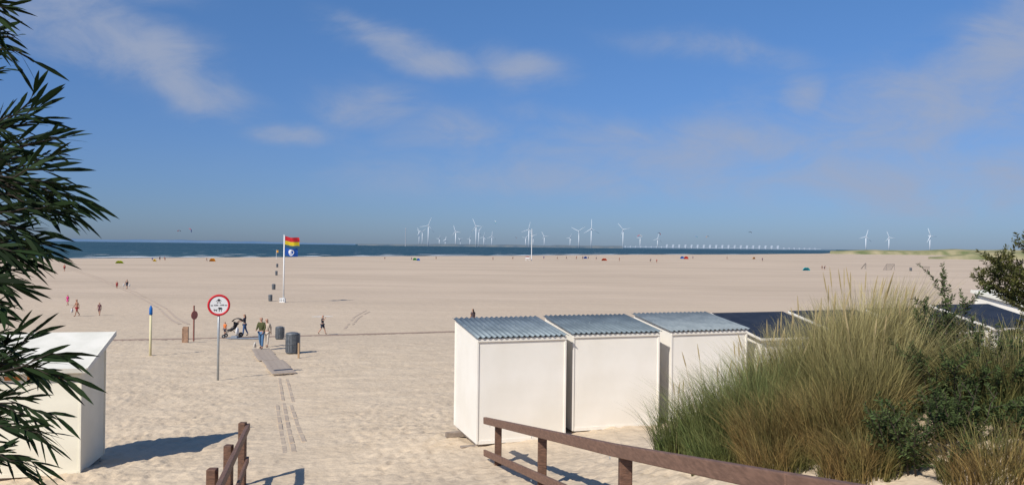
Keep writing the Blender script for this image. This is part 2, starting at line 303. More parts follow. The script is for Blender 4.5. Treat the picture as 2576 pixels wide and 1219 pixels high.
# ---------------------------------------------------------------- huts
def hut(fl,dx,dy,w,d,hl,rise,kind,label,z0=None,ov=.09,wm=None,group='beach huts',zi=0,ovx=None,fm=None):
    x,y=fl; ang=math.atan2(dy,dx); z=T(x,y)+.06 if z0 is None else z0
    wm=wm or WHITE; ox=ov if ovx is None else ovx
    r=empty('beach_hut',(x,y,z),ang,label,'beach hut',group)
    m=MB()
    m.v=[Vector(t) for t in ((0,0,0),(w,0,0),(w,d,0),(0,d,0),(0,0,hl),(w,0,hl),(w,d,hl+rise),(0,d,hl+rise))]
    m.f=[[0,1,5,4],[1,2,6,5],[2,3,7,6],[3,0,4,7],[4,5,6,7],[0,3,2,1]]
    m.build('walls',wm,r)
    for cx,cy,hh in ((0,0,hl),(w,0,hl),(w,d,hl+rise),(0,d,hl+rise)):
        t=MB(); t.box((cx,cy,hh/2-.01),(.04,.04,hh-.04)); t.build('corner_trim',wm,r,False,.004)
    t=MB(); t.box((w/2,-.006,.035),(w-.06,.014,.07)); t.build('base_board',wm,r)
    t=MB(); t.box((w/2,d/2,-.04),(w-.1,d-.1,.07)); t.build('floor',GWOOD,r)
    nrm=math.atan2(rise,d); L0,L1=-ov,d+ov; zr=lambda yy: hl+rise*yy/d
    if kind=='zinc':
        ZM=ZINCS[zi]; nx=int((w+2*ox)/.012); V=[];F=[]
        for j,yy in enumerate((L0,(L0+L1)/2,L1)):
            for i in range(nx+1):
                xx=-ox+(w+2*ox)*i/nx; V.append((xx,yy,zr(yy)+.035+.015*math.sin(2*math.pi*xx/.115)))
        for j in range(2):
            for i in range(nx): a=j*(nx+1)+i; F+=[a,a+1,a+nx+2,a+nx+1]
        o=fast('roof',V,F,None,r,ZM,True); so=o.modifiers.new('s','SOLIDIFY'); so.thickness=.006
        t=MB()
        for yy in (.02,d*.5,d-.05):
            for k in range(6):
                xx=.115*(.25+3*k); 
                if xx<w: t.tube((xx,yy,zr(yy)+.05),(xx,yy,zr(yy)+.060),.012,None,6)
        t.build('screws',GALV,o)
        t=MB(); t.box((w/2,-.02,hl-.04),(w+.02,.028,.06)); t.build('fascia',wm,r)
    else:
        rm=BITUM if kind=='felt' else ROOFW
        M=Matrix.Rotation(nrm,3,'X'); L=(L1-L0)/math.cos(nrm); th=.055 if kind=='felt' else .10
        t=MB(); t.box((w/2,(L0+L1)/2,zr((L0+L1)/2)+.04),(w+2*ox,L,.05),M); ro=t.build('roof',rm,r,False,.006)
        for xx in (-ox-.011,w+ox+.011):
            t=MB(); t.box((xx,(L0+L1)/2,zr((L0+L1)/2)+.03),(.018,L+.01,th),M); t.build('roof_trim',wm if kind=='felt' else ROOFW,r,False,.003)
        t=MB(); t.box((w/2,L0-.013,zr(L0)+.02),(w+2*ox,.024,th),M); t.build('fascia',fm or (wm if kind=='felt' else ROOFW),r,False,.003)
    for yy in (.25,d-.25) :
        t=MB(); t.box((w/2-.06,yy,-.13),(w+.4,.13,.11)); t.build('skid_beam',GWOOD,r,False,.01)
    return r
sd=(.946,.325)
hut((-.65,15.3),*sd,1.87,1.7,2.09,.20,'zinc','nearest white beach hut with corrugated zinc roof, behind the end of the railing',4.88,ov=.07,ovx=.06,zi=0)
hut((1.30,16.12),.955,.297,1.97,1.7,2.01,.19,'zinc','second white beach hut from the left in the zinc roofed row',4.97,ov=.07,ovx=.05,zi=1)
hut((3.52,17.0),*sd,1.93,1.7,1.96,.21,'zinc','third white beach hut with zinc roof, its wall partly hidden by grass',5.0,ov=.07,ovx=.06,zi=2)
hut((5.75,17.8),*sd,1.98,1.8,1.78,.36,'felt','white beach hut with black felt roof next to the last zinc roof',4.95)
hut((7.95,18.5),*sd,1.98,1.8,1.80,.36,'felt','black roofed hut straight behind the tall blond grass',4.95)
hut((10.2,19.15),*sd,1.98,1.8,1.82,.38,'felt','black roofed white hut behind the dark green buckthorn shoots',4.95)
hut((12.4,19.9),*sd,1.98,1.8,1.86,.40,'felt','black roofed hut with white roof trim near the right edge',4.95)
hut((14.9,22.2),*sd,2.1,1.8,2.25,.32,'pale','pale roofed hut at the right edge behind the buckthorn',4.95)
lh=hut((-8.47-2.25*.98,15.3-2.25*.2),.98,.2,2.25,1.5,2.1,.42,'pale','cream beach hut with pale flat roof on the left behind willow leaves',4.2,ov=.16,wm=CREAM)
t=MB(); t.box((1.1,-.018,2.03),(2.1,.03,.05)); t.build('batten',RUST,lh)
t=MB(); 
for i,(x,w_) in enumerate(((.25,.5),(.9,.28),(1.3,.34),(1.75,.3))): t.box((x+w_/2,-.022,1.92),(w_,.012,.07))
t.build('painted_stripe',pmat('orange_paint',(.62,.22,.06)),lh)
# ---------------------------------------------------------------- railings
def railing(label,pts,hs,away):
    r=empty('railing',(pts[1][0],pts[1][1],T(pts[1][0],pts[1][1])),0,label,'railing'); o=Vector(r.location)
    P3=[Vector(p)-o for p in pts]
    for i in range(len(P3)-1):
        a,b_=P3[i],P3[i+1]; e=(b_-a).normalized()*.002
        m=MB(); m.beam(a-Vector((0,0,.06)),b_-e-Vector((0,0,.06)),.065,.12); m.build('top_rail',WOODX,r,False,.01)
        m=MB(); m.beam(a-Vector((0,0,.64)),b_-e-Vector((0,0,.64)),.045,.11); m.build('lower_rail',WOODX,r,False,.008)
    for q in hs:
        x,y,zt=q; m=MB(); g=T(x,y)-.4; m.box((x-o.x+away,y-o.y,(zt+g)/2-o.z),(.12,.12,zt-g)); po=m.build('post',WOOD,r,False,.012)
        m=MB()
        for dz in (.08,.66): m.tube((x-o.x-away*.42,y-o.y,zt-dz-o.z),(x-o.x-away*.50,y-o.y,zt-dz-o.z),.014,None,8)
        m.build('bolt',GALV,po)
    return r
railing('brown wooden railing running from the hut down along the right side of the path',[(-.45,14.0,5.71),(.99,7.4,6.93),(1.56,4.3,7.56),(1.93,2.3,7.97)],[(-.3,13.5,5.74),(.34,10.45,6.31),(.99,7.3,6.90),(1.62,4.2,7.53)],.10)
railing('short brown wooden railing on the left side of the path',[(-4.62,13.7,5.62),(-3.45,9.3,5.98),(-2.2,5.2,6.6)],[(-4.55,13.5,5.68),(-4.1,11.6,5.78),(-3.65,9.8,5.95)],-.10)
# ---------------------------------------------------------------- sign
p=G(548,958); D=p.y; s=D/FP; g=gz(p); n=math.hypot(p.x,p.y); rz=math.asin(-p.x/n)
sg=empty('traffic_sign',g,rz,'round red ringed beach sign with parasol, dog and horse symbols on a grey post','sign')
H=218*s; Rr=27*s; zc=H-Rr
m=MB(); m.tube((0,.03,-.3),(0,.03,H-.02),.045,None,12); m.build('post',GALV,sg,True)
m=MB(); m.tube((0,-.025,zc),(0,-.005,zc),Rr*.82,None,40); m.build('sign_face',SWH,sg)
V=[];F=[];K=48
for i in range(K):
    a=2*math.pi*i/K; c,s_=math.cos(a),math.sin(a)
    for r_,y_ in ((Rr*.80,-.03),(Rr,-.03),(Rr,0),(Rr*.80,0)): V.append((r_*c,y_,zc+r_*s_))
for i in range(K):
    j=(i+1)%K
    for k in range(4): F+=[i*4+k,j*4+k,j*4+(k+1)%4,i*4+(k+1)%4]
fast('red_ring',V,F,None,sg,RED)
def flat(name,polys,m,parent,y0=-.032):
    b=MB()
    for pl in polys: b.prism([(q[0]*Rr,zc+q[1]*Rr) for q in pl],y0,y0+.006)
    return b.build(name,m,parent)
flat('parasol_symbol',[[(-.26,.36),(0,.60),(.26,.36),(.13,.41),(0,.37),(-.13,.41)],[(-.015,.26),(.015,.26),(.015,.4),(-.015,.4)],[(-.2,.2),(-.12,.3),(-.04,.2)],[(.04,.2),(.12,.3),(.2,.2)]],BLK,sg)
flat('horse_symbol',[[(-.05,-.28),(.0,-.2),(.05,-.22),(.22,-.22),(.30,-.3),(.30,-.42),(.27,-.42),(.27,-.32),(.22,-.36),(.24,-.58),(.19,-.58),(.17,-.38),(.06,-.38),(.06,-.58),(.01,-.58),(0,-.34),(-.08,-.33)]],BLK,sg)
flat('dog_symbol',[[(-.46,-.4),(-.4,-.36),(-.36,-.42),(-.2,-.42),(-.14,-.34),(-.16,-.46),(-.18,-.58),(-.21,-.58),(-.22,-.48),(-.33,-.48),(-.34,-.58),(-.37,-.58),(-.38,-.46),(-.46,-.45)]],BLK,sg)
def text(s_,size,parent,loc,name='lettering',m=BLK):
    cu=bpy.data.curves.new('t','FONT'); cu.body=s_; cu.size=size; cu.align_x='CENTER'; cu.extrude=.002; cu.offset=size*.012
    o=bpy.data.objects.new('t',cu); col.objects.link(o); bpy.context.view_layer.update()
    me=bpy.data.meshes.new_from_object(o.evaluated_get(bpy.context.evaluated_depsgraph_get())); bpy.data.objects.remove(o); me.materials.clear()
    o=link(name,me,parent,m); o.rotation_euler=(R(90),0,0); o.location=loc; return o
text('van 10.00 - 19.00 uur',Rr*.17,sg,(0,-.03,zc-.06*Rr))
# marker pole
p=G(378,895); s=p.y/FP; mp_=empty('beach_marker_pole',gz(p),0,'cream beach marker pole with a blue top','pole')
m=MB(); m.tube((0,0,-.3),(0,0,104*s),3.3*s,2.9*s,14); m.build('pole',pmat('pole_cream',(.70,.62,.36),(.6,.55,.35),3),mp_,True)
m=MB(); m.path([(0,0,104*s),(0,0,104.3*s),(0,0,120*s),(0,0,127*s)],[2.9*s,4.2*s,4.0*s,1.2*s],14); m.build('cap',pmat('pole_blue',(.02,.16,.50)),mp_,True)
p=G(467,861); s=p.y/FP; m=MB(); m.box((0,0,20*s-.15),(.32,.12,40*s+.3)); m.box((-.17,-.03,20*s-.2),(.06,.1,41*s+.2)); o=m.build('wooden_post',pmat('old_post',(.36,.22,.14),(.24,.15,.10),8,.8,.4),None,False,.01); o.location=gz(p); tag(o,'short square wooden post on the sand beside the far small sign','post')
p=G(487,858); s=p.y/FP; r=empty('small_sign',gz(p),R(68),'narrow reddish post with an edge-on round sign, left of the big round sign','sign')
m=MB(); m.box((0,0,45*s-.1),(.09,.06,90*s+.2)); m.build('post',pmat('red_brown_post',(.30,.13,.10)),r,False,.01)
m=MB(); m.tube((0,-.05,66*s),(0,-.03,66*s),11*s,None,28); m.build('sign_disc',pmat('faded_red',(.42,.16,.13)),r)
p=G(751,900); s=p.y/FP; m=MB(); m.box((0,0,19*s-.1),(.09,.06,38*s+.2)); o=m.build('stake',pmat('stake_wood',(.42,.28,.16)),None,False,.008); o.location=gz(p); tag(o,'thin wooden stake just right of the nearest bin','stake')
# bins
def bin_(px,py,hp,wp,label,det=True):
    p=G(px,py); s=p.y/FP; h=hp*s; w=wp*s*.5
    r=empty('litter_bin',gz(p,.03),R(rnd.uniform(0,90)),label,'litter bin','dark metal litter bins on the sand')
    m=MB(); m.path([(0,0,0),(0,0,.04*h),(0,0,.86*h),(0,0,.88*h)],[w*.88,w*.93,w,w],20); b=m.build('barrel',BINM,r,True)
    if det:
        for k in (.08,.45,.84): 
            m=MB(); m.tube((0,0,k*h-.015),(0,0,k*h+.015),w*1.03,None,20); m.build('hoop',BINM,b)
        for k in range(14):
            a=2*math.pi*k/14; m=MB(); m.box((w*1.0*math.cos(a),w*1.0*math.sin(a),.45*h),(.02,.02,.74*h)); m.build('rib',BINM,b)
    m=MB(); m.path([(0,0,.885*h),(0,0,.90*h),(0,0,.97*h),(0,0,h)],[w*1.05,w*1.07,w*.85,w*.4],20); m.build('lid',BINM,r,True)
    m=MB(); m.box((w+.04,0,.5*h-.1),(.05,.05,h*.9+.2)); m.build('bracket',GALV,r)
bin_(735,889,53,33,'nearest dark metal litter bin, beside the thin stake')
bin_(703,853,32,20,'dark litter bin behind and left of the nearest one')
bin_(680,757,16,10,'litter bin left of the flagpole base, nearest of the distant bins',False)
bin_(688,728,14,8.5,'second nearest of the distant litter bins left of the flagpole',False)
bin_(695,692,11,6,'third distant litter bin, halfway to the water',False)
bin_(697,672,9,5,'farthest litter bin in the line toward the water',False)
bin_(2291,681,8,6,'small distant bin standing right of the goal frames',False)
# flagpole and flags
p=G(713,760); s=p.y/FP; g=gz(p); D=p.y
fp_=empty('flagpole',g,0,'tall white flagpole with a lifeguard flag and a blue flag','flagpole')
m=MB(); m.tube((0,0,0),(0,0,168*s),.12,.07,12); m.build('pole',SWH,fp_,True)
m=MB(); m.path([(0,0,168*s),(0,0,169*s),(0,0,170*s)],[.06,.12,.03],10); m.build('finial',SWH,fp_,True)
m=MB(); m.box((-.1,-.1,.28),(.7,.5,.56)); bb=m.build('base_box',SWH,fp_,False,.02)
m=MB(); [m.box((x-.1,-.36,.3),(.06,.01,.34)) for x in (-.25,-.02,.2)]; m.build('marking',BLK,bb)
def wav(u,v,L): return .16*L*math.sin(u*7+v*1.2)*min(1,u*2)
def cloth(name,L,z0,z1,m,parent,x0=.12,sag=.1):
    V=[];F=[];nu,nv=16,5
    for j in range(nv+1):
        for i in range(nu+1):
            u=i/nu; v=j/nv; z=z0+(z1-z0)*v; V.append((x0+L*u*(.98-.03*v),wav(u,z,L),z-sag*L*u*u+.04*L*math.sin(u*6+2)))
    for j in range(nv):
        for i in range(nu): a=j*(nu+1)+i; F+=[a,a+1,a+nu+2,a+nu+1]
    return fast(name,V,F,None,parent,m,True)
fl=empty('lifeguard_flag',g+Vector((0,0,144*s)),0,'red over yellow lifeguard flag at the top of the flagpole','flag')
L=36*s; cloth('red_band',L,10*s,21*s,pmat('flag_red',(.65,.03,.04),trans=.3),fl); cloth('yellow_band',L,0,10*s-.01,pmat('flag_yellow',(.80,.62,.03),trans=.3),fl)
f2=empty('blue_flag',g+Vector((0,0,117*s)),0,'blue flag with a round white emblem below the red and yellow flag','flag')
cloth('flag_cloth',32*s,0,20*s,pmat('flag_blue',(.02,.10,.42),trans=.2),f2)
def emb(name,r0,r1,a0,a1,m,off,sx=0):
    V=[];F=[];K=24; L=32*s
    for i in range(K+1):
        a=R(a0+(a1-a0)*i/K)
        for r_ in (r0,r1):
            u=.52+r_*math.cos(a); z=10*s+r_*L*math.sin(a); V.append((.12+L*u*.965,wav(u,z,L)-off,z-.1*L*u*u+.04*L*math.sin(u*6+2)))
    for i in range(K): F+=[2*i,2*i+1,2*i+3,2*i+2]
    fast(name,V,F,None,f2,m)
emb('emblem_disc',0.01,.24,0,360,SWH,.035); emb('emblem_wave',.10,.16,200,340,pmat('flag_blue',()),.055); emb('emblem_wave',.03,.07,0,180,pmat('flag_blue',()),.055)
p=G(695,652); s=p.y/FP; r=empty('small_flag',gz(p),0,'small orange and yellow flag on a short pole near the water','flag')
m=MB(); m.tube((0,0,0),(0,0,24*s),.09,.07,6); m.build('pole',SWH,r)
m=MB(); m.box((2.5*s,0,20*s),(5*s,.05,6*s)); m.build('flag_cloth',pmat('flag_orange',(.60,.30,.04)),r)
# lifeguard mast, cabin
p=G(1337,655); s=p.y/FP; r=empty('mast',gz(p),0,'tall thin white mast on the beach in front of the middle turbines','mast')
m=MB(); m.tube((0,0,0),(0,0,80*s),.24,.13,8); m.build('pole',SWH,r); m=MB(); m.box((0,0,62*s),(4*s,.15,.2)); m.build('crossarm',SWH,r)
p=G(1327,655); r=empty('lifeguard_cabin',gz(p),0,'small white lifeguard cabin on legs beside the tall mast','cabin')
m=MB(); m.box((0,0,7*s),(10*s,6*s,4*s)); m.build('walls',SWH,r); m=MB(); m.prism([(-6*s,9.1*s),(6*s,9.1*s),(0,11*s)],-4*s,4*s); m.build('roof',pmat('cabin_red',(.45,.1,.08)),r)
for x in (-4*s,4*s): m=MB(); m.box((x,0,2.5*s),(.3,.3,5*s)); m.build('leg',SWH,r)
# tents
def tent(px,py,wp,hp,c,label):
    p=G(px,py); s=p.y/FP; w=wp*s/2; h=hp*s; V=[];F=[]
    r=empty('beach_shelter',gz(p),R(rnd.uniform(-40,40)),label,'beach shelter')
    n=10
    for j in range(6):
        t=j/5*math.pi/2
        for i in range(n+1):
            a=math.pi*i/n; V.append((w*math.cos(a)*math.cos(t*.9),w*.8*math.sin(a)*math.cos(t),h*math.sin(t)*(.9+.1*math.sin(3*a))))
    for j in range(5):
        for i in range(n): a=j*(n+1)+i; F+=[a,a+1,a+n+2,a+n+1]
    o=fast('canopy',V,F,None,r,cmat(c,'tent')); so=o.modifiers.new('s','SOLIDIFY'); so.thickness=.03
    m=MB(); m.box((0,.3*w,.03),(1.9*w,.8*w,.04)); m.build('groundsheet',cmat(tuple(k*.5 for k in c),'tent'),r)
for a in [(300,662,20,7,(.55,.62,.03),'yellow green beach shelter on the left half of the beach'),(388,657,12,6,(.7,.5,.05),'small yellow shelter beside the person in blue'),(534,657,16,8,(.85,.4,.03),'orange yellow beach shelter left of the flagpole'),
 (1043,654,12,6,(.1,.45,.12),'green beach shelter on the shore'),(1052,655,10,6,(.03,.2,.6),'blue shelter touching the green one'),(1520,655,14,6,(.75,.15,.05),'red beach windbreak shelter in the middle distance'),(1473,650,10,6,(.1,.2,.55),'blue shelter among the group right of the mast'),
 (1726,651,12,7,(.7,.08,.06),'red tent in front of the sea barrier'),(1716,650,10,6,(.05,.2,.6),'blue tent left of the red one in front of the sea barrier'),(2029,680,20,8,(.05,.5,.55),'turquoise beach shelter on the right part of the beach'),(1897,651,10,5,(.6,.3,.1),'small orange shelter before the end of the sea barrier')]: tent(*a)
# goals
def goal(px,py,wp,hp,rz,label):
    p=G(px,py); s=p.y/FP; w=wp*s/2; h=hp*s; r=empty('goal_frame',gz(p),rz,label,'goal','goal frames on the beach')
    gm=pmat('goal_grey',(.28,.24,.21)); 
    for x in (-w,w): m=MB(); m.tube((x,0,0),(x,0,h),.10,None,6); m.tube((x,0,h),(x,h*.7,0),.07,None,6); m.build('post',gm,r)
    m=MB(); m.tube((-w,0,h),(w,0,h),.10,None,6); m.tube((-w,h*.7,0),(w,h*.7,0),.07,None,6); m.build('crossbar',gm,r)
    m=MB()
    for k in range(1,9): x=-w+2*w*k/9; m.tube((x,0,h),(x,h*.7,0),.025,None,4)
    for k in range(1,5): m.tube((-w,h*.7*k/5,h*(1-k/5)),(w,h*.7*k/5,h*(1-k/5)),.025,None,4)
    m.build('net',gm,r)
goal(2240,679,26,15,R(20),'wide goal frame on the right of the beach, above the grass'); goal(2177,676,20,14,R(60),'narrower goal frame left of the wide one'); goal(2330,678,14,8,R(-30),'low tilted frame right of the small distant bin')
# ---------------------------------------------------------------- turbines
def turbine(px,hub,Rp,label,base=None,D0=None,ang=None,yaw=None):
    hy=618+(px-1288)*.01152
    hp=hy-hub; D=D0 or max(2600,min(9000,95*FP/hp)); q=P(px,hy,D); base_z=.5; top=P(px,hub,D).z; H=top-base_z; Rm=Rp*D/FP
    r=empty('wind_turbine',(q.x,q.y,base_z),R(yaw if yaw is not None else rnd.uniform(-30,30)),label,'wind turbine','white wind turbines on the horizon')
    w=D/FP; tw=1.12 if Rp>15 else .8
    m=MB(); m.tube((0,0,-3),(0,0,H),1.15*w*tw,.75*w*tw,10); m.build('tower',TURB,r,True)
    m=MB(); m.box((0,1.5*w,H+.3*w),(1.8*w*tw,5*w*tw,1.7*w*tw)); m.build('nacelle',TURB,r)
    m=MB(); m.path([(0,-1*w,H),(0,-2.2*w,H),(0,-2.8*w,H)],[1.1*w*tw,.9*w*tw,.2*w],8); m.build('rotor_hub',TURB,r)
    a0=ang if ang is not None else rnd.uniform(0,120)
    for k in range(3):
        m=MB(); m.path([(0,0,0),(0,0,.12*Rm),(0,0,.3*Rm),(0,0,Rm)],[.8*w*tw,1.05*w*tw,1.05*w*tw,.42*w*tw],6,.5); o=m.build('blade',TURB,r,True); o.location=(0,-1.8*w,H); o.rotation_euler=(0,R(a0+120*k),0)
tb=[(1077,567,22,'tall turbine at the left of the group, its blade pointing up right',20),(1062,583,14,'smaller turbine close to the left of the tall leftmost one',50),(1054,582,11,'leftmost small turbine of the whole group',90),(1105,600,9,'tiny turbine right of the tall leftmost one',30),(1120,603,8,'very faint tiny turbine in the gap left of the mid sized one',10),
(1146,582,16,'mid sized turbine between the first and second tall ones',100),(1158,602,7,'tiny turbine just right of the mid sized one',60),(1182,600,8,'tiny turbine immediately left of the second tall one',20),(1197,568,20,'second tall turbine from the left',95),(1204,580,14,'medium turbine overlapping the second tall one',35),
(1217,596,12,'small turbine right of the overlapping pair',15),(1237,594,13,'small turbine below the white kite',5),(1322,598,9,'small turbine just left of the white beach mast',40),(1330,577,20,'tall turbine behind the white beach mast',10),(1341,592,13,'shorter turbine just right of the white beach mast',75),(1369,594,13,'small turbine right of the white beach mast',90),
(1434,598,11,'small turbine left of the twin tall ones',25),(1456,581,21,'left one of the twin tall turbines',55),(1487,575,24,'right one of the twin tall turbines',0),(1567,577,20,'tall turbine with slanted blades right of the twins',80),(1610,599,10,'small turbine next to the red and white kite',45),(1654,600,13,'small turbine left of the sea barrier',10),
(2178,595,18,'left turbine of the three at the right',15),(2236,597,16,'middle turbine of the three at the right',100),(2339,593,21,'right turbine of the three at the right, largest of them',95 )]
for px,hub,rp,l,a in tb: turbine(px,hub,rp,l,ang=a,yaw=rnd.uniform(-35,35))
q=P(1020,612,4000); m=MB(); m.tube((0,0,0),(0,0,P(1020,573,4000).z),2.2,1.5,8); m.box((0,0,P(1020,575,4000).z),(6,4,5)); o=m.build('radio_tower',pmat('hazed_grey',(.40,.43,.47))); o.location=(q.x,q.y,0); tag(o,'thin bladeless tower standing left of all turbines','tower')  # tower grey carries painted distance haze
# sea barrier
FARW=pmat('hazed_concrete',(.50,.56,.63),(.44,.50,.57),.01,.8); FARD=pmat('hazed_dark',(.10,.155,.21),(.08,.13,.18),.01,.8)  # bluish atmospheric haze baked into barrier and breakwater colours
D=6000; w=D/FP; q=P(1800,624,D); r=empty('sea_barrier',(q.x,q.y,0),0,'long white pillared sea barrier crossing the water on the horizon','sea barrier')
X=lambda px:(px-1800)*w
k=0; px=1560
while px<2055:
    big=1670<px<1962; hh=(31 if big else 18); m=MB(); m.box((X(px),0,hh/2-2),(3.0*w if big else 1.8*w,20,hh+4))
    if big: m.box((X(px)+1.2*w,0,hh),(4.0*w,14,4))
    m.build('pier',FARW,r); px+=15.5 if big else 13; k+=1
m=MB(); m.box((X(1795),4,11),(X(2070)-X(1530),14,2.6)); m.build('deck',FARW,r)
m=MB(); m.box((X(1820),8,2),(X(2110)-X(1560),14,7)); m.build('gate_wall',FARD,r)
# kites
def kite(px,py,wp,c1,c2,rot,label,D=420):
    q=P(px,py,D); s=D/FP; r=empty('kite',q,0,label,'kite'); r.rotation_euler=(R(15),R(rot),0)
    for nm,a0,a1,c in (('left_panel',-75,0,c1),('right_panel',0,75,c2)):
        V=[];F=[];w=wp*s/2
        for i in range(9):
            a=R(a0+(a1-a0)*i/8); ch=.32*w*(1.1-.6*abs(math.sin(a)))
            for y in (-ch,ch): V.append((w*math.sin(a),y,w*.75*math.cos(a)+(.25*w*math.cos(a) if y<0 else 0)))
        for i in range(8): F+=[2*i,2*i+1,2*i+3,2*i+2]
        o=fast(nm,V,F,None,r,cmat(c,'kite')); so=o.modifiers.new('s','SOLIDIFY'); so.thickness=.2*w
for a in [(451,583,8,(.25,.02,.03),(.05,.02,.03),0,'dark red kite low over the sea, left of the red and blue one'),(477,580,10,(.5,.03,.06),(.03,.05,.25),60,'red and blue curved kite over the sea at the left'),(1244,559,7,(.7,.75,.75),(.05,.4,.45),80,'white and teal kite above the small turbines'),
 (1609,596,10,(.55,.04,.05),(.7,.7,.7),0,'red and white kite right of the last tall turbine'),(1657,589,8,(.04,.05,.12),(.3,.05,.05),40,'dark kite above the small turbine left of the sea barrier'),(1751,597,6,(.03,.15,.5),(.05,.4,.5),20,'blue kite above the sea barrier'),(1780,597,7,(.6,.25,.04),(.1,.1,.1),-20,'orange kite above the sea barrier'),
 (1887,586,7,(.02,.02,.03),(.1,.1,.12),10,'black kite above the right part of the sea barrier'),(1297,599,5,(.05,.06,.15),(.3,.1,.1),30,'tiny dark kite left of the white beach mast')]: kite(*a)
# ---------------------------------------------------------------- walkway
WALKM=pmat('walkway_plank',(.46,.38,.30),(.32,.26,.21),5,.85,.4,20)
SANDY=pmat('sanded_plank',(.42,.335,.255),(.54,.435,.32),2.5,.95,.4,20)
A=G(655,879); B=G(716,942); A=gz(A); B=gz(B); r=empty('plank_walkway',A,0,'short roll-out walkway of grey planks ending in the sand below the walking pair','walkway')
dn=(B-A); n=24; dd=Vector((dn.x,dn.y,0)).normalized(); sdv=Vector((dd.y,-dd.x,0)); ang=math.atan2(sdv.y,sdv.x)
for i in range(n):
    t=(i+.5)/n; c=A.lerp(B,t); c.z=T(c.x,c.y)+.05+(.015 if (i//6)%2 else 0); c+=sdv*(.08*math.sin(i//6*2.1))
    m=MB(); m.box((0,0,0),(.98,dn.length/n*.74,.035)); o=m.build('plank',WALKM,r,False,.006); o.location=c-A; o.rotation_euler=(0,0,ang+R(rnd.uniform(-1.5,1.5)))
def gline(m,pts,w,dz=.03,step=.35,gap=0):
    Q=[gz(G(*q)) for q in pts]
    for a,b_ in zip(Q[:-1],Q[1:]):
        k=max(1,int((b_-a).length/step)); d=(b_-a); sd_=Vector((d.y,-d.x,0)).normalized()*w/2; pr=None
        for i in range(k+1):
            c=a.lerp(b_,i/k); c.z=T(c.x,c.y)+dz
            if pr is not None and rnd.random()>=gap: m.quad(pr-sd_,pr+sd_,c+sd_,c-sd_)
            pr=c
A2=gz(G(733,1080)); r=empty('buried_walkway',A2,0,'long plank strips half buried in sand further down the footpath','walkway')
for (a,b_) in (((697,1015),(718,1137)),((714,1010),(740,1133)),((732,1015),(766,1108)),((703,948),(712,1005)),((722,950),(738,1008))):
    Qa,Qb=gz(G(*a)),gz(G(*b_)); Lr=(Qb-Qa).length; ns=max(2,int(Lr/1.15))
    for k in range(ns):
        p0=Qa.lerp(Qb,k/ns+.01); p1=Qa.lerp(Qb,(k+1)/ns-.012); z0_=rnd.uniform(-.008,.006); z1_=rnd.uniform(-.008,.006)
        p0.z=T(p0.x,p0.y)-.048+z0_; p1.z=T(p1.x,p1.y)-.048+z1_
        m=MB(); m.beam(p0-A2,p1-A2,.10,.05); m.build('plank',SANDY,r,False,.004)
PATHM=pmat('path_boards',(.38,.27,.20),(.30,.215,.16),3,.9)
m=MB(); gline(m,((150,857),(285,856),(470,853),(640,848),(900,841),(1145,834),(1400,826)),.9,.03,1.0); struct(m.build('path',PATHM))
m=MB(); TR=pmat('track_sand',(.48,.375,.28),(.52,.41,.31),.8,.95)
for o_ in (0,11):
    gline(m,((150+o_,668),(230+o_,695),(330+o_*1.3,735),(400+o_*1.6,775),(452+o_*2,815)),.30,.02,1.5,.12)
gline(m,((880,826),(900,800),(930,783)),.2,.02,1.5,.3); gline(m,((868,826),(890,798),(922,780)),.2,.02,1.5,.3)
struct(m.build('tyre_tracks',TR))
# ---------------------------------------------------------------- ground
def craters(x,y,cs,rad,s):
    xi=np.floor(x/cs);yi=np.floor(y/cs); out=np.zeros_like(x)
    for a in (-1,0,1):
        for b_ in (-1,0,1):
            cx=(xi+a+h2(xi+a,yi+b_,s))*cs; cy=(yi+b_+h2(xi+a,yi+b_,s+3))*cs; rr=rad*(.6+.8*h2(xi+a,yi+b_,s+5))
            dx_=(x-cx);dy_=(y-cy)*.65; d2=(dx_**2+dy_**2)/rr**2
            out+=-np.exp(-d2)+.55*np.exp(-(np.sqrt(d2)-1.5)**2*3)
    return out
ys=list(np.arange(-14,3,.5)); y=3.0
while y<8: ys.append(y); y*=1.015
while y<48: ys.append(y); y*=1.0062
while y<3300: ys.append(y); y*=1.018
while y<50000: ys.append(y); y*=1.12
ys=np.array(ys); NC=640; tt=np.linspace(-1,1,NC); hw=np.maximum(13,.78*(ys+8))
XX=hw[:,None]*tt[None,:]; YY=np.repeat(ys[:,None],NC,1)
ZZ=terr(XX,YY)
fade=np.clip((75-YY)/45,0,1)*np.clip((YY-2)/4,0,1)
pathx=np.interp(YY,[5,13,20,28,43],[-1.2,-3.2,-5.6,-8.2,-13.8]); pth=np.exp(-((XX-pathx)/1.1)**2)*np.clip((YY-4)/4,0,1)*np.clip((40-YY)/10,0,1)
pf=1-.75*pth
dens=.45+.95*vn(XX*.35,YY*.2,12)
ZZ=ZZ+fade*pf*dens*(.022*craters(XX,YY,.36,.10,1)+.015*craters(XX+3,YY+7,.23,.065,9)+.013*(vn(XX*5,YY*5,4)-.5))+fade*.045*(vn(XX*1.3,YY*1.3,2)-.5)*(1-.8*pth)-.04*pth
V=np.stack([XX,YY,ZZ],-1).reshape(-1,3); NR=len(ys)
ii=np.arange(NR-1)[:,None]*NC+np.arange(NC-1)[None,:]; F=np.stack([ii,ii+1,ii+NC+1,ii+NC],-1).reshape(-1)
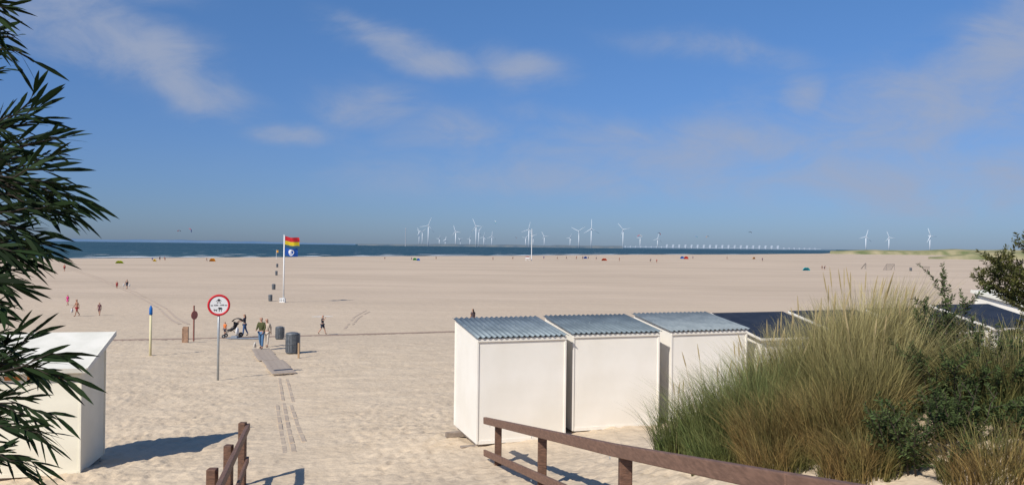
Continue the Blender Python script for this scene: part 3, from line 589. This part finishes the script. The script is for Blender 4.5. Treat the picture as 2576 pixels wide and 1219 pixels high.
def tools(N,L,geo):
    def noise(sc,det=4,stretch=None):
        n_=N.new('ShaderNodeTexNoise'); n_.inputs['Scale'].default_value=sc; n_.inputs['Detail'].default_value=det
        if stretch:
            mp=N.new('ShaderNodeMapping'); mp.inputs['Scale'].default_value=stretch; L.new(geo.outputs['Position'],mp.inputs[0]); L.new(mp.outputs[0],n_.inputs[0])
        else: L.new(geo.outputs['Position'],n_.inputs[0])
        return n_.outputs[0]
    def mrange(src,a,b_,c=0,d=1):
        n_=N.new('ShaderNodeMapRange'); L.new(src,n_.inputs[0]); n_.inputs[1].default_value=a;n_.inputs[2].default_value=b_;n_.inputs[3].default_value=c;n_.inputs[4].default_value=d; return n_.outputs[0]
    def mixc(f,a,b_):
        n_=N.new('ShaderNodeMix'); n_.data_type='RGBA'; L.new(f,n_.inputs[0])
        for k,v in ((6,a),(7,b_)):
            if isinstance(v,tuple): n_.inputs[k].default_value=(*v,1)
            else: L.new(v,n_.inputs[k])
        return n_.outputs[2]
    return noise,mrange,mixc
gm=bpy.data.materials.new('sand'); gm.use_nodes=True; nt=gm.node_tree; N=nt.nodes; L=nt.links; b=N['Principled BSDF']; b.inputs['Roughness'].default_value=.95; b.inputs['Specular IOR Level'].default_value=.1
geo=N.new('ShaderNodeNewGeometry'); sp=N.new('ShaderNodeSeparateXYZ'); L.new(geo.outputs['Position'],sp.inputs[0])
noise,mrange,mixc=tools(N,L,geo)
near=mixc(mrange(noise(.8,6),.35,.65),(.66,.535,.385),(.60,.48,.34))
near=mixc(mrange(noise(30,2),.4,.7,0,.3),near,(.50,.395,.28))
farc=mixc(mrange(noise(1,5,(.012,.035,.01)),.38,.62),(.585,.465,.345),(.51,.405,.30))
farc=mixc(mrange(noise(1,5,(.04,.35,.01)),.5,.7,0,.5),farc,(.64,.515,.385))
farc=mixc(mrange(noise(1,4,(.008,.10,.01)),.55,.7,0,.4),farc,(.46,.36,.27))
c=mixc(mrange(sp.outputs[1],35,120),near,farc)
c=mixc(mrange(sp.outputs[1],1200,2500,0,.4),c,(.36,.36,.31))
L.new(c,b.inputs['Base Color'])
bp=N.new('ShaderNodeBump'); bp.inputs['Distance'].default_value=.05; L.new(mrange(sp.outputs[1],20,150,.7,0),bp.inputs['Strength']); L.new(noise(6,5),bp.inputs['Height'])
bp2=N.new('ShaderNodeBump'); bp2.inputs['Distance'].default_value=.3; L.new(mrange(sp.outputs[1],50,350,.45,0),bp2.inputs['Strength']); L.new(noise(.9,4),bp2.inputs['Height']); L.new(bp.outputs[0],bp2.inputs['Normal']); L.new(bp2.outputs[0],b.inputs['Normal'])
struct(fast('ground',V,F,None,None,gm,True))
# sea
sy=[300.]; 
while sy[-1]<60000: sy.append(sy[-1]*1.15)
V=[];F=[];n=40
for y in sy:
    for i in range(n+1): V.append((y*1.2*(i/n*2-1),y,-.2))
for j in range(len(sy)-1):
    for i in range(n): a=j*(n+1)+i; F+=[a,a+1,a+n+2,a+n+1]
sm=bpy.data.materials.new('sea_water'); sm.use_nodes=True; nt=sm.node_tree; N=nt.nodes; L=nt.links; b=N['Principled BSDF']; b.inputs['Roughness'].default_value=.6; b.inputs['Specular IOR Level'].default_value=.12
geo=N.new('ShaderNodeNewGeometry'); sp=N.new('ShaderNodeSeparateXYZ'); L.new(geo.outputs['Position'],sp.inputs[0])
noise,mrange,mixc=tools(N,L,geo)
c=mixc(mrange(noise(1,5,(.02,.006,.01)),.35,.65),(.024,.066,.095),(.036,.088,.118))
c=mixc(mrange(noise(1,4,(.15,.03,.1)),.64,.70,0,.5),c,(.5,.55,.58))
c=mixc(mrange(sp.outputs[1],350,700,.35,0),c,(.07,.13,.14))
L.new(c,b.inputs['Base Color'])
bp=N.new('ShaderNodeBump'); bp.inputs['Distance'].default_value=1; bp.inputs['Strength'].default_value=.6; L.new(noise(1,5,(.3,.12,.2)),bp.inputs['Height']); L.new(bp.outputs[0],b.inputs['Normal'])
struct(fast('sea',V,F,None,None,sm))
# surf
m=MB(); FO=pmat('foam',(.75,.77,.78),(.6,.64,.66),.05,.9)
for bi,(off,wd,thr) in enumerate(((6,18,.15),(58,16,.45),(115,16,.6))):
    pr=None
    for i in range(900):
        u=-.8+1.15*i/900; Ds=float(shore(u)); k=vn(np.array([i*.08]),np.array([off*1.3]),3)[0]; sc_=min(1.6,Ds/480)
        y0=Ds+off*sc_+10*vn(np.array([i*.05]),np.array([off]),8)[0]; ww=max(0,(k-thr))*2*wd*sc_
        zz=-.12+.02*bi; cur=(Vector((u*y0,y0,zz)),Vector((u*(y0+ww),y0+ww,zz)))
        if pr is not None and ww>.5: m.quad(pr[0],cur[0],cur[1],pr[1])
        pr=cur
struct(m.build('sea_foam',FO),'stuff')
# far land
def land(name,pts,D,m_,kind_depth=600,base=-1):
    V=[];F=[]; n=len(pts)
    for px,py in pts:
        q=P(px,py,D); k1=(q.y+kind_depth*.3)/q.y; k2=(q.y+kind_depth)/q.y
        V+=[(q.x,q.y,base),(q.x,q.y+5,base+(q.z-base)*.7),(q.x*k1,q.y*k1,8.8+(q.z-8.8)*k1),(q.x*k2,q.y*k2,base)]
    for i in range(n-1):
        for k in range(3): a=i*4+k; F+=[a,a+4,a+5,a+1]
    S=list(range(0,len(F),4))
    for e in (0,(n-1)*4): S.append(len(F)); F+=[e,e+1,e+2,e+3]
    return struct(fast(name,V,F,S,None,m_,False))
def prof(x0,x1,f,step=6):
    return [(x,f(x)) for x in np.arange(x0,x1,step)]
hz=lambda x:618+(x-1288)*.01152
nn=lambda x,sc,s: float(vn(np.array([x*sc]),np.array([3.3]),s)[0])
land('hills',prof(60,900,lambda x: hz(x)-1.0-4.5*min(1,max(0,(880-x)/300))*(.5+.7*nn(x,.02,1))+1.0*nn(x,.15,2)),9500,pmat('hazed_hills',(.09,.16,.27),(.12,.19,.29),.002,1,spec=0))  # blue of the hills is aerial haze put into the colour
land('island_shore',prof(900,1570,lambda x: hz(x)-2.6*min(1,max(.15,(x-930)/200))*(.4+.9*nn(x,.05,5)),5),5200,pmat('hazed_island',(.09,.13,.17),(.16,.18,.19),.01,1,spec=0),300)  # island colours include painted-in haze, no volume used
land('breakwater',prof(1560,2110,lambda x: hz(x)+.6,8),5600,pmat('hazed_dark',()),200)
DUN=pmat('dune_green',(.13,.16,.07),(.40,.34,.21),.03,1,spec=0)
land('dunes',prof(2090,2900,lambda x: hz(x)+3.5-3.2*sstep(2090,2200,x)-1.0*nn(x,.04,9)-(4.2*sstep(2290,2420,x))*(.7+.5*nn(x,.03,7)),6),1500,DUN,500,-.5)
land('dune_foot',prof(2340,2900,lambda x: hz(x)+15-(17*sstep(2340,2500,x))*(.7+.5*nn(x,.04,4)),6),800,DUN,300,-.3)
# ---------------------------------------------------------------- vegetation
def grass(name_loc,rad,n,h,lean,m,label,seeds=0,seed=1,az=0):
    x,y=name_loc; z=T(x,y); rs=np.random.RandomState(seed)
    r=empty('marram_grass_tuft',(x,y,z-.04),0,label,'grass tuft','marram grass tufts on the dune')
    a=rs.rand(n)*2*np.pi; q=np.sqrt(rs.rand(n))*rad; bx=q*np.cos(a); by=q*np.sin(a); bz=terr(x+bx,y+by)-z
    ln=h*(.35+.65*rs.rand(n)**.8); la=a+rs.randn(n)*.9; le=lean*(.10+1.15*rs.rand(n)**1.5)+.3*q/rad*lean
    dxy=np.stack([np.cos(la),np.sin(la)],-1); dxy[:,0]+=.12; wv=rs.rand(n)*2*np.pi; wx=np.stack([np.cos(wv),np.sin(wv)],-1); wd=.003+.004*rs.rand(n)
    ts=[0,.3,.55,.78,1.0]; VV=np.zeros((n,10,3))
    for k,t in enumerate(ts):
        off=(le*ln)*(t**2.0); hh=ln*(t-.25*le*t**3.0)
        cx=bx+dxy[:,0]*off; cy=by+dxy[:,1]*off; cz=bz+hh; w=wd*(1-t*.92)
        for s,sg_ in ((0,-1),(1,1)):
            VV[:,k*2+s,0]=cx+sg_*wx[:,0]*w; VV[:,k*2+s,1]=cy+sg_*wx[:,1]*w; VV[:,k*2+s,2]=cz
    f=np.array([[0,1,3,2],[2,3,5,4],[4,5,7,6],[6,7,9,8]]); FF=(f[None]+np.arange(n)[:,None,None]*10)
    fast('blades',VV,FF,None,r,m)
    if seeds:
        for k in range(seeds):
            aa=rs.rand()*6.28; qq=rs.rand()*rad*.8; l_=h*(.88+.20*rs.rand()); b0=Vector((qq*math.cos(aa),qq*math.sin(aa),0)); o_=Vector((math.cos(aa)*.22*l_*rs.rand()+.05,math.sin(aa)*.2*l_*rs.rand(),l_)); mm=MB()
            pt=lambda t:b0+Vector((o_.x*t*t,o_.y*t*t,o_.z*t))
            mm.path([pt(0),pt(.5),pt(.88)],[.003,.003,.002],4); mm.path([pt(.86),pt(.9),pt(.97),pt(1.02)],[.003,.008,.007,.002],5); mm.build('seed_head',STRAW,r)
    return r
STRAW=pmat('straw',(.50,.40,.21),(.42,.32,.16),9,.8,trans=.2)
GG=pmat('grass_green',(.085,.12,.035),(.18,.17,.055),1.8,.7,island=.7,trans=.28,tip=(.28,.31,.12),tipz=(.3,1.2))
GB=pmat('grass_blond',(.21,.17,.06),(.13,.15,.045),1.5,.7,island=.7,trans=.28,tip=(.50,.43,.20),tipz=(.4,1.4))
GR=pmat('grass_brown',(.26,.165,.06),(.12,.13,.04),2.2,.7,island=.7,trans=.28,tip=(.32,.28,.11),tipz=(.3,1.1))
tf=[((2.3,10.2),.38,1300,1.0,.55,GG,'leftmost green marram tuft beside the second hut',4),((2.65,9.7),.45,2000,1.25,.55,GG,'green marram tuft second from the left in front of the third hut',5),((3.0,9.3),.45,2600,1.35,.5,GG,'greenish tuft below the first black roof',6),((3.5,9.8),.45,2600,1.42,.42,GB,'blond tuft rising in front of the black roofs',8),
((3.8,9.2),.55,3600,1.50,.36,GB,'dense blond tuft left of the tallest one',14),((4.3,9.5),.5,3600,1.55,.32,GB,'tallest blond marram tuft with seed heads against the beach',20),((4.55,8.9),.45,2200,1.05,.4,GR,'brownish tuft touching the upright buckthorn shoots',3),((3.0,8.5),.5,2600,.95,.6,GR,'brownish tuft low in front near the railing',0),
((3.45,8.0),.5,2800,1.0,.55,GR,'brown tuft low in front of the tallest blond one',0),((3.9,8.4),.5,2800,1.2,.45,GB,'straw tuft beside the big dark buckthorn bush',4),((5.3,9.6),.45,1000,.4,.6,GG,'short green tuft on the dune crest behind the buckthorn',0),((2.45,8.9),.35,900,.7,.8,GG,'small sprawling green tuft close behind the railing',0),((4.9,7.2),.5,1300,.45,.8,GG,'low wiry green tuft at the lower right edge',0),((6.3,9.0),.5,900,.45,.8,GB,'low sparse straw tuft on the sand ridge at the right edge',2),((6.2,8.0),.4,700,.4,.9,GG,'low green tuft on the sand below the ridge at the right edge',0),
((4.0,6.3),.45,1500,.5,.7,GR,'low brown tuft at the bottom edge beside the railing',0),((3.3,7.2),.4,1600,.6,.7,GR,'low brown tuft just behind the middle of the railing',0),((2.75,7.9),.35,1200,.6,.7,GR,'small brown tuft behind the railing left of the buckthorn',0),((4.75,7.6),.45,2000,.95,.6,GB,'straw tuft standing among the dark buckthorn bushes',0)]
for k,(loc,rad,n,h,le,m_,lb,sd_) in enumerate(tf): grass(loc,rad,n,h,le,m_,lb,sd_,seed=20+k)
def leaves(name,pos,dr,ln,wd,m_,parent,rs,droop=.15):
    pos=np.array(pos);dr=np.array(dr);n=len(pos); ln=np.array(ln); dr/=np.linalg.norm(dr,axis=1)[:,None]
    rv=rs.randn(n,3); sdv=np.cross(dr,rv); sdv/=np.linalg.norm(sdv,axis=1)[:,None]
    VV=np.zeros((n,8,3)); dz=np.zeros((n,3)); dz[:,2]=-1
    spec=((0,0,0),(.28,-.85,1),(.28,.85,2),(.6,-1,3),(.6,1,4),(.85,-.5,5),(.85,.5,6),(1,0,7))
    for t,s,k in spec: VV[:,k]=pos+dr*(ln*t)[:,None]+dz*(ln*droop*t*t)[:,None]+sdv*(s*wd/2*ln/np.mean(ln))[:,None]
    fl=np.array([0,1,2, 1,3,4,2, 3,5,6,4, 5,7,6]); st_=np.array([0,3,7,11])
    return fast(name,VV,(fl[None]+np.arange(n)[:,None]*8),(st_[None]+np.arange(n)[:,None]*14).ravel(),parent,m_)
def shrub(loc,h,rad,nst,label,m_,seed,lean=(0,0),nsh=7,leafL=.05,dens=1.0,targets=None):
    x,y=loc; z=T(x,y); rs=np.random.RandomState(seed); r=empty('buckthorn_shrub',(x,y,z-.05),0,label,'shrub','buckthorn shrubs on the dune')
    o_=Vector((x,y,z-.05)); mb=MB(); pos=[];dr=[];ln=[]
    def shoot(p0,d,L_,rad0,lev,wob=.10):
        k=5; pts=[p0]; d=d.normalized(); c=p0
        for i in range(k):
            d=(d+Vector(rs.randn(3)*wob)+Vector((0,0,.05))).normalized(); c=c+d*L_/k; pts.append(c)
        mb.path(pts,[rad0*(1-.8*i/k) for i in range(k+1)],4)
        t=.10 if lev else .2
        while t<1:
            i=min(k-1,int(t*k)); f=t*k-i; q=pts[i].lerp(pts[i+1],f); ax=(pts[i+1]-pts[i]).normalized()
            v=Vector(rs.randn(3)); v=(v-ax*v.dot(ax)).normalized(); dd=ax*.6+v*.85
            pos.append(tuple(q)); dr.append(tuple(dd)); ln.append(leafL*(.6+.7*rs.rand())*(1.15-.45*t)); t+=(.0055 if lev else .007)/L_/dens
        if lev<1:
            for j in range(nsh):
                t=.2+.75*rs.rand(); i=min(k-1,int(t*k)); q=pts[i].lerp(pts[i+1],t*k-i); v=Vector(rs.randn(3)); v.z=abs(v.z)*.5
                shoot(q,(d*.5+v.normalized()*.8),L_*(.22+.3*rs.rand())*(1.15-t*.5),rad0*.4,1)
    if targets:
        top=max(t.z for t in targets)-o_.z
        mb.path([(0,0,0),(.03,.05,top*.5),(-.02,0,top*.85)],[.03,.02,.01],6)
        for tg in targets:
            tg=tg-o_; s0=Vector((0,0,max(.15,tg.z*.8-.12))); shoot(s0,tg-s0,(tg-s0).length*.93,.009,0,.03)
    for i in range(nst):
        a=rs.rand()*6.28; q=rad*math.sqrt(rs.rand()); v=Vector((math.cos(a)*q,math.sin(a)*q,0)); 
        shoot(v*.35,Vector((v.x*1.1/h+lean[0],v.y*1.1/h+lean[1],1)),h*(.6+.45*rs.rand()),.010,0)
    mb.build('branches',pmat('twig_bark',(.08,.06,.045)),r); leaves('foliage',pos,dr,ln,.0105,m_,r,rs,.05)
BK=pmat('buckthorn_leaf',(.045,.072,.024),(.085,.11,.038),6,.75,island=.6,trans=.16,spec=.12)
BK2=pmat('buckthorn_leaf_olive',(.065,.078,.022),(.12,.115,.035),6,.75,island=.6,trans=.16,spec=.12)
shrub((4.72,8.5),1.4,.18,8,'upright dark buckthorn shoots right of the tallest blond grass',BK,3,nsh=6)
shrub((4.4,7.7),.88,.65,22,'big dark green buckthorn bush in front of the dune',BK,4,nsh=7,dens=1.1)
shrub((3.6,6.9),.7,.45,13,'dark buckthorn bush low in the corner next to the railing',BK,5,nsh=7,dens=1.1)
shrub((4.95,8.2),.7,.4,12,'buckthorn bush right of the upright shoots below the black roofs',BK,6,nsh=7,dens=1.1)
tg=[P(a,b,8.6+c) for a,b,c in ((2412,712,0),(2430,748,.2),(2438,652,-.1),(2455,690,.2),(2545,615,0),(2500,650,.3),(2515,765,-.2),(2475,725,.1),(2560,820,0),(2530,850,.3),(2570,670,0),(2490,700,-.3),(2450,735,.3),(2550,735,0),(2600,625,.1),(2640,700,0),(2620,800,.2),(2540,690,.2),(2470,665,.1),(2560,770,.1),(2425,725,-.2))]
shrub((6.15,8.7),.55,.3,5,'olive buckthorn with layered side branches at the right edge against the sky',BK2,7,(0,0),7,.05,1.3,tg)
shrub((5.2,6.9),.5,.45,10,'small buckthorn bush at the bottom right corner',BK,8)
shrub((4.1,7.0),.7,.5,13,'dark buckthorn bush between the big one and the bottom edge',BK,9,nsh=7,dens=1.1)
shrub((4.6,6.5),.6,.5,12,'low buckthorn bush at the bottom edge right of the railing',BK,10,nsh=8)
shrub((5.4,7.9),.5,.45,10,'low dark buckthorn bush on the slope near the right edge',BK,12,nsh=7)
# willow
rs=np.random.RandomState(11)
wl=empty('willow_tree',(-1.85,2.0,T(-1.85,2.0)),0,'dark narrow leaved willow reaching in from the left edge','willow'); o0=Vector(wl.location)
mb=MB(); pos=[];dr=[];ln=[]
for sx,sy_ in ((-1.72,2.0),(-1.85,2.25),(-1.68,1.8),(-1.98,2.4)):
    pts=[Vector((-1.85,2.0,0))+Vector((0,0,o0.z-.2))]
    for k in range(1,9): pts.append(Vector((sx+.05*math.sin(k*1.3+sx*9),sy_+.05*math.cos(k*1.7),o0.z+k*.42)))
    mb.path([p_-o0 for p_ in pts],[.04-.0038*i for i in range(9)],7)
tm=pmat('willow_bark',(.04,.032,.022),(.025,.02,.015),9,.9,.4)
mb.build('trunk',tm,wl,True)
mb=MB()
def wbranch(sx,sy_,tx,ty,D,L_=.1,spread=.5,gap=.0155):
    t0=P(tx,ty,D); s1=P(sx,sy_,D+rs.uniform(-.1,.15)); s0=P(-190,sy_+rs.uniform(20,90),D+.05)
    pts=[]
    for t in np.linspace(0,1,9): pts.append(s0*(1-t)**2+s1*2*t*(1-t)+t0*t*t+Vector(rs.randn(3)*.004))
    mb.path([q-o0 for q in pts],[.0042-.0004*i for i in range(9)],4)
    Lb=sum((pts[i+1]-pts[i]).length for i in range(8)); t=.12
    while t<1.0:
        i=min(7,int(t*8)); q=pts[i].lerp(pts[i+1],t*8-i); ax=(pts[i+1]-pts[i]).normalized(); v=Vector(rs.randn(3)); v=(v-ax*v.dot(ax)).normalized()
        k=spread*(1-t)+.28; pos.append(tuple(q-o0)); dr.append(tuple(ax+v*k)); ln.append(L_*(.6+.55*rs.rand())); t+=gap/Lb
sprays=[(10,70,75,150),(-20,0,30,20),(0,60,40,100),(10,360,105,262),(0,330,120,300),(40,370,165,345),(50,400,165,385),(40,430,145,425),(60,430,210,500),(70,450,205,525),(40,430,180,470),(50,500,160,545),
(20,580,130,620),(0,610,100,670),(40,600,130,650),(-10,690,45,720),(-30,740,20,770),(40,930,85,835),(20,900,45,830),(80,930,160,890),(90,890,165,955),(60,890,145,945),(50,990,140,1045),(40,1040,125,1110),(20,1120,100,1175),(-10,1110,65,1165),(10,480,110,500),(0,540,100,580),(0,1000,65,1000),(-30,860,20,880)]
for n_,(sx,sy_,tx,ty) in enumerate(sprays):
    for k in range(3 if n_%2 and sy_<860 else 2):
        j=0 if k==0 else 1; wbranch(sx-40+rs.uniform(-15,15)*j,sy_+rs.uniform(-30,30)*j,tx-j*rs.uniform(5,40),ty+j*rs.uniform(-30,30),rs.uniform(1.75,2.25),.092)
for k in range(34): py=rs.uniform(150,1250); wbranch(-90,py+rs.uniform(-40,40),rs.uniform(-40,35),py+rs.uniform(-70,70),rs.uniform(1.8,2.5),.085)
mb.build('branches',tm,wl,True)
leaves('crown',pos,dr,ln,.0088,pmat('willow_leaf_shaded',(.010,.022,.007),(.016,.031,.010),5,.7,island=.5,spec=.1,trans=.05),wl,rs,.14)  # leaf colour darkened to stand in for shade on the willow
# ---------------------------------------------------------------- light and sky
EL=R(41); LD=Vector((.58*math.cos(EL),.815*math.cos(EL),-math.sin(EL))).normalized()
sl=bpy.data.lights.new('sun','SUN'); sl.energy=4.6; sl.angle=R(.5); sl.color=(1,.945,.86); so=bpy.data.objects.new('sun',sl); col.objects.link(so); so.rotation_euler=LD.to_track_quat('-Z','Y').to_euler()
W=bpy.data.worlds.new('World'); scene.world=W; W.use_nodes=True; nt=W.node_tree; N=nt.nodes; L=nt.links; bg=N['Background']; bg.inputs[1].default_value=.11
sk=N.new('ShaderNodeTexSky'); sk.sky_type='NISHITA'; sk.sun_disc=False; sk.sun_elevation=EL; sk.sun_rotation=R(215.4); sk.altitude=0; sk.air_density=1.0; sk.dust_density=.3; sk.ozone_density=2.5
tc=N.new('ShaderNodeTexCoord'); sp=N.new('ShaderNodeSeparateXYZ'); L.new(tc.outputs['Generated'],sp.inputs[0])
def mth(op,a,b_=None,clamp=False):
    n_=N.new('ShaderNodeMath'); n_.operation=op; n_.use_clamp=clamp
    for k,v in ((0,a),(1,b_)):
        if v is None: continue
        if isinstance(v,(int,float)): n_.inputs[k].default_value=v
        else: L.new(v,n_.inputs[k])
    return n_.outputs[0]
yc=mth('MAXIMUM',sp.outputs[1],.02); u=mth('DIVIDE',sp.outputs[0],yc); v=mth('DIVIDE',sp.outputs[2],yc)
cb=N.new('ShaderNodeCombineXYZ'); L.new(u,cb.inputs[0]); L.new(v,cb.inputs[1])
wz=N.new('ShaderNodeTexNoise'); wz.inputs['Scale'].default_value=5; wz.inputs['Detail'].default_value=6; L.new(cb.outputs[0],wz.inputs[0])
ws=N.new('ShaderNodeVectorMath'); ws.operation='SUBTRACT'; L.new(wz.outputs['Color'],ws.inputs[0]); ws.inputs[1].default_value=(.5,.5,.5)
wm_=N.new('ShaderNodeVectorMath'); wm_.operation='MULTIPLY'; L.new(ws.outputs[0],wm_.inputs[0]); wm_.inputs[1].default_value=(.12,.07,0)
wa=N.new('ShaderNodeVectorMath'); wa.operation='ADD'; L.new(cb.outputs[0],wa.inputs[0]); L.new(wm_.outputs[0],wa.inputs[1])
blobs=[(290,125,330,130,1.15,-18),(440,215,270,90,1.15,-18),(150,40,280,90,.95,0),(980,125,230,65,1.05,-14),(1080,165,190,60,1.05,-8),(1290,175,190,75,1.05,-5),(890,95,150,45,.85,-20),(940,285,200,90,.85,-10),(735,335,150,36,.85,0),(1120,340,280,90,.7,0),(2250,290,650,170,1.0,8),(2540,120,330,180,1.2,25),(2010,240,120,80,1.1,30),(1790,120,340,60,.75,-6),(1750,370,700,100,.9,0),(2300,430,700,140,1.0,0),(1500,440,900,90,.8,0),(400,20,180,45,.55,0),(1400,300,240,40,.5,-8)]
tot=None
for px,py,rx,ry,s,rot in blobs:
    sb=N.new('ShaderNodeVectorMath'); sb.operation='SUBTRACT'; L.new(wa.outputs[0],sb.inputs[0]); sb.inputs[1].default_value=((px-1288)/FP,(618-py)/FP,0)
    r1=N.new('ShaderNodeMapping'); L.new(sb.outputs[0],r1.inputs[0]); r1.inputs['Rotation'].default_value=(0,0,R(-rot))
    mp=N.new('ShaderNodeVectorMath'); mp.operation='MULTIPLY'; L.new(r1.outputs[0],mp.inputs[0]); mp.inputs[1].default_value=(FP/rx,FP/ry,0)
    ln_=N.new('ShaderNodeVectorMath'); ln_.operation='LENGTH'; L.new(mp.outputs[0],ln_.inputs[0])
    mr=N.new('ShaderNodeMapRange'); mr.interpolation_type='SMOOTHSTEP'; L.new(ln_.outputs['Value'],mr.inputs[0]); mr.inputs[1].default_value=0; mr.inputs[2].default_value=1.35; mr.inputs[3].default_value=s; mr.inputs[4].default_value=0
    tot=mr.outputs[0] if tot is None else mth('MAXIMUM',tot,mr.outputs[0])
mp=N.new('ShaderNodeMapping'); mp.inputs['Scale'].default_value=(.9,1.9,1); mp.inputs['Rotation'].default_value=(0,0,R(14)); L.new(cb.outputs[0],mp.inputs[0])
nz=N.new('ShaderNodeTexNoise'); nz.inputs['Scale'].default_value=9; nz.inputs['Detail'].default_value=12; nz.inputs['Roughness'].default_value=.62; nz.inputs['Distortion'].default_value=.5; L.new(mp.outputs[0],nz.inputs[0])
dn_=mth('ADD',tot,mth('MULTIPLY',mth('SUBTRACT',nz.outputs[0],.5),2.5))
mr=N.new('ShaderNodeMapRange'); mr.interpolation_type='SMOOTHSTEP'; L.new(dn_,mr.inputs[0]); mr.inputs[1].default_value=-.15; mr.inputs[2].default_value=1.6; mr.inputs[3].default_value=0; mr.inputs[4].default_value=.85
den=mth('MULTIPLY',mr.outputs[0],mth('MINIMUM',mth('MULTIPLY',tot,1.5),1.0))
def mcol(f,a,b_):
    n_=N.new('ShaderNodeMix'); n_.data_type='RGBA'; L.new(f,n_.inputs[0])
    for k,v_ in ((6,a),(7,b_)):
        if isinstance(v_,tuple): n_.inputs[k].default_value=(*v_,1)
        else: L.new(v_,n_.inputs[k])
    return n_.outputs[2]
def mr2(a,b_):
    n_=N.new('ShaderNodeMapRange'); L.new(sp.outputs[2],n_.inputs[0]); n_.inputs[1].default_value=a; n_.inputs[2].default_value=b_; return n_.outputs[0]
tcol=mcol(mr2(.0,.10),(.28,.40,.72),(.37,.50,.79)); tcol=mcol(mr2(.10,.30),tcol,(.47,.69,.96))
tint=N.new('ShaderNodeMix'); tint.data_type='RGBA'; tint.blend_type='MULTIPLY'; tint.inputs[0].default_value=1; L.new(sk.outputs[0],tint.inputs[6]); L.new(tcol,tint.inputs[7])
mx=N.new('ShaderNodeMix'); mx.data_type='RGBA'; L.new(den,mx.inputs[0]); L.new(tint.outputs[2],mx.inputs[6]); mx.inputs[7].default_value=(3.1,3.6,4.8,1)
L.new(mx.outputs[2],bg.inputs[0])
